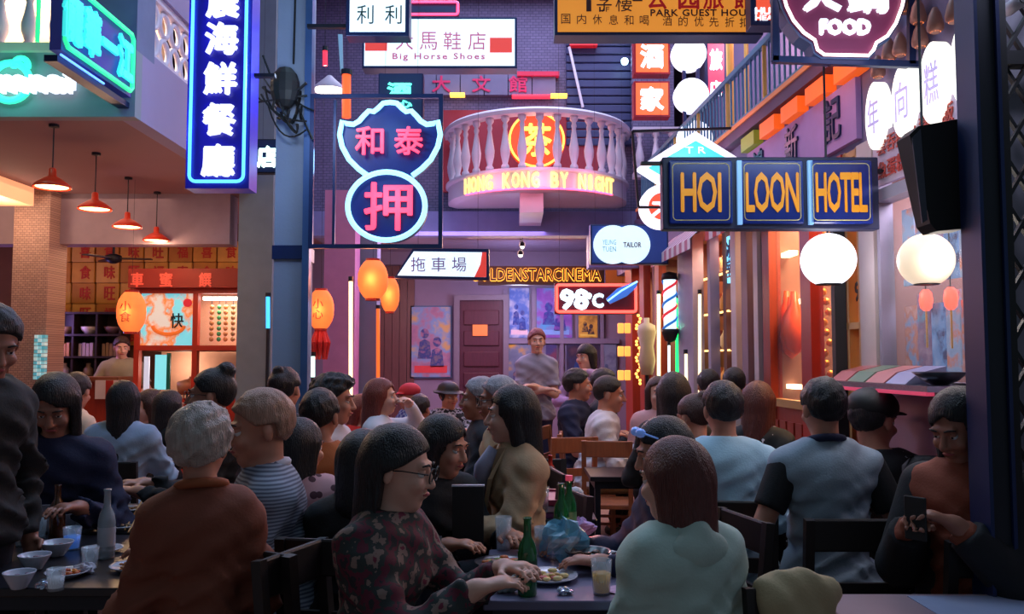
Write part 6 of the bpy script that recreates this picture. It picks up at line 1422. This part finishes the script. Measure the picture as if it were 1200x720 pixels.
def bottle(px, py, lab, m=m_green, h_=.24, lbl=None, cap=None, sc=1.0, z=TZ):
    c = at(px, py, z); t = thing('bottle', lab, 'bottle', tuple(c)); k = h_/.24
    MB().lathe([(.028*sc,0),(.031*sc,.006),(.031*sc,.13*k),(.026*sc,.155*k),(.013*sc,.18*k),(.0115*sc,.232*k),(.014*sc,.234*k),(.014*sc,.24*k),(.01*sc,.24*k)], tuple(c), 18).build('glass_body', m, t, True)
    if lbl: MB().lathe([(.0318*sc,.045*k),(.0318*sc,.11*k)], tuple(c), 18, caps=False).build('paper_label', lbl, t, True)
    if cap: MB().lathe([(.015*sc,.225*k),(.015*sc,.245*k),(.0,.246*k)], tuple(c), 12).build('cap', cap, t)
    return t
lb1 = mat('bottle_label', (60, 120, 80), .6); lb2 = mat('bottle_label_white', (190, 190, 200), .6)
bottle(618, 698, 'nearest green beer bottle standing on the front of the centre table', lbl=mat('label_dark', (24, 60, 40), .5), h_=.245)
bottle(658, 640, 'green beer bottle left of the pair beside the blue plastic bag', lbl=lb1, h_=.25); bottle(667, 633, 'green beer bottle with pink light, right of the pair by the blue bag', lbl=lb1, h_=.26, cap=mat('pink_cap', (220, 80, 110), .4, emit=.3))
bottle(645, 575, 'red-brown sauce bottle beyond the tray table', mat('sauce_red', (170, 40, 30), .2), .2)
def plate(px, py, r, lab, m, food=None, fn='food', z=TZ, deep=False):
    c = at(px, py, z); t = thing('bowl' if deep else 'plate', lab, 'bowl' if deep else 'plate', tuple(c))
    pf = [(r*.45,0),(r*.5,.004),(r*.98,.05),(r,.055),(r*.94,.052),(r*.45,.01),(0,.01)] if deep else [(r*.6,0),(r*.62,.004),(r,.016),(r,.02),(r*.93,.016),(r*.6,.008),(0,.008)]
    MB().lathe(pf, tuple(c), 28).build('dish', m, t, True)
    if food:
        zz = .035 if deep else .012
        fm = [mat('%s_%d' % (fn, i), f_, .5) for i, f_ in enumerate(food)]
        for i, m_ in enumerate(fm):
            q = MB(); rr = random.Random(int(px*7+i))
            for k in range(9):
                a = rr.random()*6.28; d = r*.62*math.sqrt(rr.random()); e = r*(.1+.08*rr.random()); q.ball((c.x+d*math.cos(a), c.y+d*math.sin(a), c.z+zz+.008*rr.random()), (e, e*.8, e*.45), 8)
            o = q.build('food', m_, t, True); o['kind'] = 'stuff'
    return t
m_pl = mat('china_white', (190, 190, 205), .25, coat=.4, namt=.03); m_pd = mat('china_dark', (44, 46, 56), .3, coat=.3)
plate(588, 664, .10, 'dish of orange and green food under the floral woman\'s hands', m_pd, [(220,110,50),(120,140,50),(200,70,40)], 'stirfry'); plate(641, 680, .105, 'white plate of fried rice behind the nearest bottle', m_pl, [(200,160,90),(230,200,130),(220,110,110)], 'rice')
plate(689, 663, .085, 'dark dish with brown meat at the right of the centre table', m_pd, [(90,60,50),(120,80,60)], 'meat', deep=True); plate(710, 655, .06, 'small dark sauce dish beside the brown meat dish', m_pd, [(60,40,40)], 'sauce'); plate(597, 683, .05, 'dark side bowl near the left edge of the centre table', m_pd, None, deep=True)
def tumbler(px, py, lab, fill=None, h_=.11, r=.034, z=TZ):
    c = at(px, py, z); t = thing('glass_tumbler', lab, 'glass', tuple(c)); MB().lathe([(r*.8,0),(r,h_),(r*.93,h_),(r*.74,.008),(0,.008)], tuple(c), 20).build('glass_wall', m_clear, t, True)
    if fill: MB().lathe([(r*.72,.009),(r*.86,h_*.62),(0,h_*.62)], tuple(c), 18).build('drink', fill, t, True)
    return t
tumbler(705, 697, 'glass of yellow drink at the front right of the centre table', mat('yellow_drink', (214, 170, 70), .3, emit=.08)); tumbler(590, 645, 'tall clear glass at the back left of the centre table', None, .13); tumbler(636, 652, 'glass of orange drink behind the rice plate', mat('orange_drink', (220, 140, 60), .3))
# bag, napkins, candle box, foil
def crumple(px, py, r, lab, m, name, cat, zs=.5, z=TZ, amp=.35, n=22):
    c = at(px, py, z); rr = random.Random(int(px)); vs = []; fs = []; mm = n//2
    ph = [rr.random()*6 for _ in range(6)]
    for i in range(mm+1):
        t_ = math.pi*i/mm
        for k in range(n):
            a = 2*math.pi*k/n; w_ = 1+amp*(.5*math.sin(3*a+ph[0]+2*t_)+.35*math.sin(7*a+ph[1]-5*t_)+.3*math.sin(5*t_+ph[2]+2*a))
            vs.append((c.x+r*w_*math.sin(t_)*math.cos(a), c.y+r*w_*math.sin(t_)*math.sin(a)*.8, max(c.z+.001, c.z+r*zs*(.9-w_*math.cos(t_)))))
    for i in range(mm):
        for k in range(n): fs.append((i*n+k, i*n+(k+1) % n, (i+1)*n+(k+1) % n, (i+1)*n+k))
    return tag(MB().add(vs, fs).build(name, m, None, False), lab, cat)
crumple(659, 656, .085, 'pale blue see-through plastic bag beside the green bottles', mat('plastic_blue', (120, 190, 220), .2, alpha=.6, coat=.4), 'plastic_bag', 'bag', .85)
crumple(594, 694, .04, 'crumpled white napkin at the front left of the centre table', mat('napkin_grey', (160, 170, 170), .8), 'napkin', 'napkin', .9); crumple(661, 697, .024, 'crumpled silver foil on the front of the centre table', mat('foil', (200, 205, 225), .2, .8), 'foil_ball', 'foil')
crumple(679, 628, .06, 'lilac folded napkin behind the pink candle', mat('napkin_lilac', (170, 150, 205), .8), 'napkin', 'napkin', .6); crumple(728, 693, .05, 'pinkish printed paper at the front right corner of the centre table', mat('paper_pink', (200, 160, 190), .8), 'napkin', 'napkin', .12)
c = at(697, 645); t = thing('candle_holder', 'pink glowing candle holder on the centre table', 'candle', tuple(c)); MB().lathe([(.036,0),(.042,.045),(.036,.045),(.03,.006),(0,.006)], tuple(c), 20).build('glass_cup', mat('pink_glass', (220, 110, 130), .2, alpha=.7), t, True); MB().lathe([(.028,.008),(.028,.03),(0,.03)], tuple(c), 14).build('candle', glow('candle_pink', (255, 90, 100), 1.6), t)
light('candle_light', 'POINT', (c.x, c.y, c.z+.07), .5, (1, .4, .35), .02)
# tray table
for k, (dz, m_, lb) in enumerate(((0, mat('tray_violet', (120, 70, 130), .4), 'lower violet'), (.03, mat('tray_pale', (170, 160, 190), .4), 'middle pale'), (.06, mat('tray_maroon', (130, 40, 80), .4), 'top maroon'))):
    a = Vector((-.12, 4.1, .7505+dz)); t = thing('tray', '%s serving tray in the stack on the small table' % lb, 'tray', tuple(a)); MB().box(-.12, .34, 4.08, 4.42, .751+dz, .765+dz, .004).build('base', m_, t); [MB().box(-.13, .35, yy, yy+.02, .751+dz, .776+dz).build('rim', m_, t) for yy in (4.07, 4.41)]
ZT = .816
c = Vector((-.08, 4.2, ZT)); 
for k, (x, m_, lb) in enumerate(((-.09, lb2, 'white-capped shaker left'), (-.03, m_brownb, 'dark shaker middle'), (.03, mat('box_grey', (120, 120, 140), .5), 'grey sauce pot right'))):
    tag(MB().lathe([(.022,0),(.025,.01),(.024,.05),(.014,.06),(.014,.07),(0,.072)], (x, 4.2, ZT), 14).build('shaker', m_, None, True), '%s on the tray stack' % lb, 'shaker')
crumple(0, 0, .001, 'x', m_pl, 'napkin', 'napkin') if False else None
tag(MB().ball((.31, 4.2, ZT+.03), (.04, .035, .035), 10).build('napkin', lb2, None, True), 'white folded napkin at the right end of the tray stack', 'napkin')
tumbler(636, 600, 'glass with straws on the tray stack', mat('pink_drink', (220, 130, 150), .3), .11, .03, ZT)
# laptop-like dark menu board held upright behind the floral woman's arm
a, b = P(530, 628, 3.45), P(567, 569, 3.45)
t = thing('menu_stand', 'dark upright menu stand behind the floral woman\'s hands', 'menu', ((a.x+b.x)/2, 3.45, TZ)); MB().box(a.x, b.x, 3.44, 3.46, TZ, b.z).build('board', m_black, t); MB().box(a.x-.003, b.x+.003, 3.438, 3.462, b.z-.004, b.z+.002).build('pale_edge', m_white, t); MB().box(a.x+.02, b.x-.01, 3.41, 3.44, TZ, TZ+.01).build('foot', m_black, t)
# left tables' clutter
rr = random.Random(3)
lft = [('plate', 158, 668, .085, 'white plate with orange scraps beside the rust-jacketed man\'s knee', [(200,120,60),(150,100,60)]), ('plate', 120, 648, .075, 'white plate of leftovers in the middle of the near left table', [(170,110,70)]),
       ('bowl', 66, 652, .06, 'white bowl with pinkish soup on the near left table', [(190,120,110)]), ('plate', 78, 676, .07, 'plate with orange food at the front of the near left table', [(225,130,40),(200,90,40)]),
       ('bowl', 40, 668, .055, 'small steel-bright bowl at the front left', [(180,150,160)]), ('plate', 142, 620, .08, 'far plate on the near left table below the bottle', [(150,120,90)]),
       ('bowl', 22, 690, .05, 'bowl at the front left corner of the near left table', [(150,110,130)]), ('plate', 60, 618, .07, 'plate near the glasses at the back of the near left table', [(140,110,130)]),
       ('plate', 150, 600, .08, 'plate on the second left table under the chopsticks', [(180,130,90)]), ('bowl', 100, 592, .06, 'bowl on the second left table before the long-haired woman', [(160,100,90)])]
for kind, px, py, r, lb, fd in lft: plate(px, py, r, lb, m_pl, fd, 'left_%d' % px, deep=(kind == 'bowl'))
bottle(124, 655, 'tall clear bottle standing in the middle of the near left table', mat('frosted', (170, 180, 190), .1, alpha=.7, coat=.4), .26, lb2); bottle(28, 640, 'slim clear bottle at the left end of the near left table', mat('frosted', (170, 180, 190), .1, alpha=.7, coat=.4), .25); bottle(66, 634, 'amber bottle behind the blue glass on the near left table', m_brownb, .23)
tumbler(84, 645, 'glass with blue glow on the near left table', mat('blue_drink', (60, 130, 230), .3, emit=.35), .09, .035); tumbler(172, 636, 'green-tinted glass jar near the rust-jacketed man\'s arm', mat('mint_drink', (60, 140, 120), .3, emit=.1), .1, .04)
tumbler(105, 668, 'small clear tumbler between the leftovers and the orange food', None, .08, .03); tumbler(45, 632, 'clear tumbler beside the slim bottle', None, .1, .032); tumbler(95, 620, 'clear tumbler on the second left table', None, .1, .032)
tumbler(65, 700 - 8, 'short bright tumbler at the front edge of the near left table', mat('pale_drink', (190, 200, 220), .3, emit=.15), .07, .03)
for k, (a, b) in enumerate((((146, 624), (166, 602)), ((150, 627), (170, 604)))):
    pa_, pb = at(*a), at(*b); pb.z += .06; pa_.z += .01; tag(MB().tube([pa_, pb], [.003, .005], 6).build('chopstick', mat('chopstick_wood', (200, 150, 90), .5), None), '%s of the two pale chopsticks resting on the left table' % ('left', 'right')[k], 'chopstick', 'chopsticks on the left table')
crumple(100, 672, .035, 'crumpled pale napkin on the near left table', mat('napkin_pale', (190, 190, 205), .8), 'napkin', 'napkin'); crumple(55, 690, .03, 'crumpled bright wrapper at the front of the near left table', mat('foil', (200, 205, 225), .2, .8), 'wrapper', 'wrapper')
crumple(118, 570, .07, 'pinkish napkin on the second left table', mat('napkin_pink', (196, 150, 140), .8), 'napkin', 'napkin', .2)
# right group tableware
g = Field(V(.6, 2.2, .3), V(1.15, 2.8, 1.1), .012)
g.cap(V(.74, 2.53, .835), V(.92, 2.53, .825), .04, .04, .04); g.cap(V(.83, 2.52, .8), V(.86, 2.5, .55), .1, .12, .04, .45, (0, 1, 0)); g.cap(V(.77, 2.5, .79), V(.88, 2.48, .6), .06, .08, .05); g.cap(V(.8, 2.48, .62), V(.9, 2.5, .52), .1, .1, .05)
gx, gy, gz = np.meshgrid(*g.ax, indexing='ij', sparse=True); g.F += .006*np.abs(np.sin(gx*40+gz*18+2*np.sin(gy*20)))
v, qd = g.mesh(); o = np_obj('khaki_coat', v, qd, c_khaki, None); tag(o, 'khaki coat hung over a chair back right of the mint jacket', 'coat')
dup(proto['dark'], (.84, 2.3, 0), R(10), 'dark chair with the khaki coat hung over its back').scale = (.68, 1, .93)
def obj_on(x, y, z, mb): return mb
plate(905, 540, .09, 'steel hotpot bowl on the table in front of the vest man', mat('bright_steel', (190, 195, 215), .2, .8), [(120,60,50)], 'hotpot', z=.76, deep=True); tumbler(890, 560, 'clear glass beside the steel hotpot bowl', None, .1, .032, z=.76); bottle(1000, 560, 'clear bottle on the vest man\'s table', mat('frosted', (170, 180, 190), .1, alpha=.7, coat=.4), .22, lb2, z=.76)
plate(980, 552, .08, 'white plate on the vest man\'s table', m_pl, [(170,90,80)], 'vestfood', z=.76)
# phone in the rightmost person's hands; bag at the right edge
H = I30['Hn']; cph = (H[1]+H[-1])/2+V(0, -.1, .03); o = MB().box(cph[0]-.037, cph[0]+.037, cph[1]-.005, cph[1]+.004, cph[2]-.07, cph[2]+.07, .003).build('phone', m_black, I30['t'], False, True)
t = thing('shopping_bag', 'yellow and blue shopping bag standing at the right edge', 'bag', tuple(P(1190, 700, 2.9)))
a, b = P(1168, 700, 2.9), P(1215, 615, 2.9); MB().prism([(a.x, .32), (b.x, .32), (b.x, b.z), (a.x-.02, b.z)], 2.9, 3.05).build('body', mat('bag_yellow', (214, 140, 40), .6), t); MB().prism([(a.x+.06, .32), (b.x, .32), (b.x, b.z-.03), (a.x+.05, b.z-.03)], 2.893, 2.9).build('blue_panel', mat('bag_blue', (60, 90, 160), .6), t)
MB().tube([tuple(P(1180, 615, 2.95)), tuple(P(1184, 596, 2.95)), tuple(P(1200, 596, 2.95)), tuple(P(1205, 615, 2.95))], .006, 6).build('handle', m_black, t)
tag(MB().box(P(1168,0,2.9).x, P(1230,0,2.9).x, 2.88, 3.07, .0, .32).build('low_stool', m_black, None), 'low black stool carrying the yellow bag', 'stool')
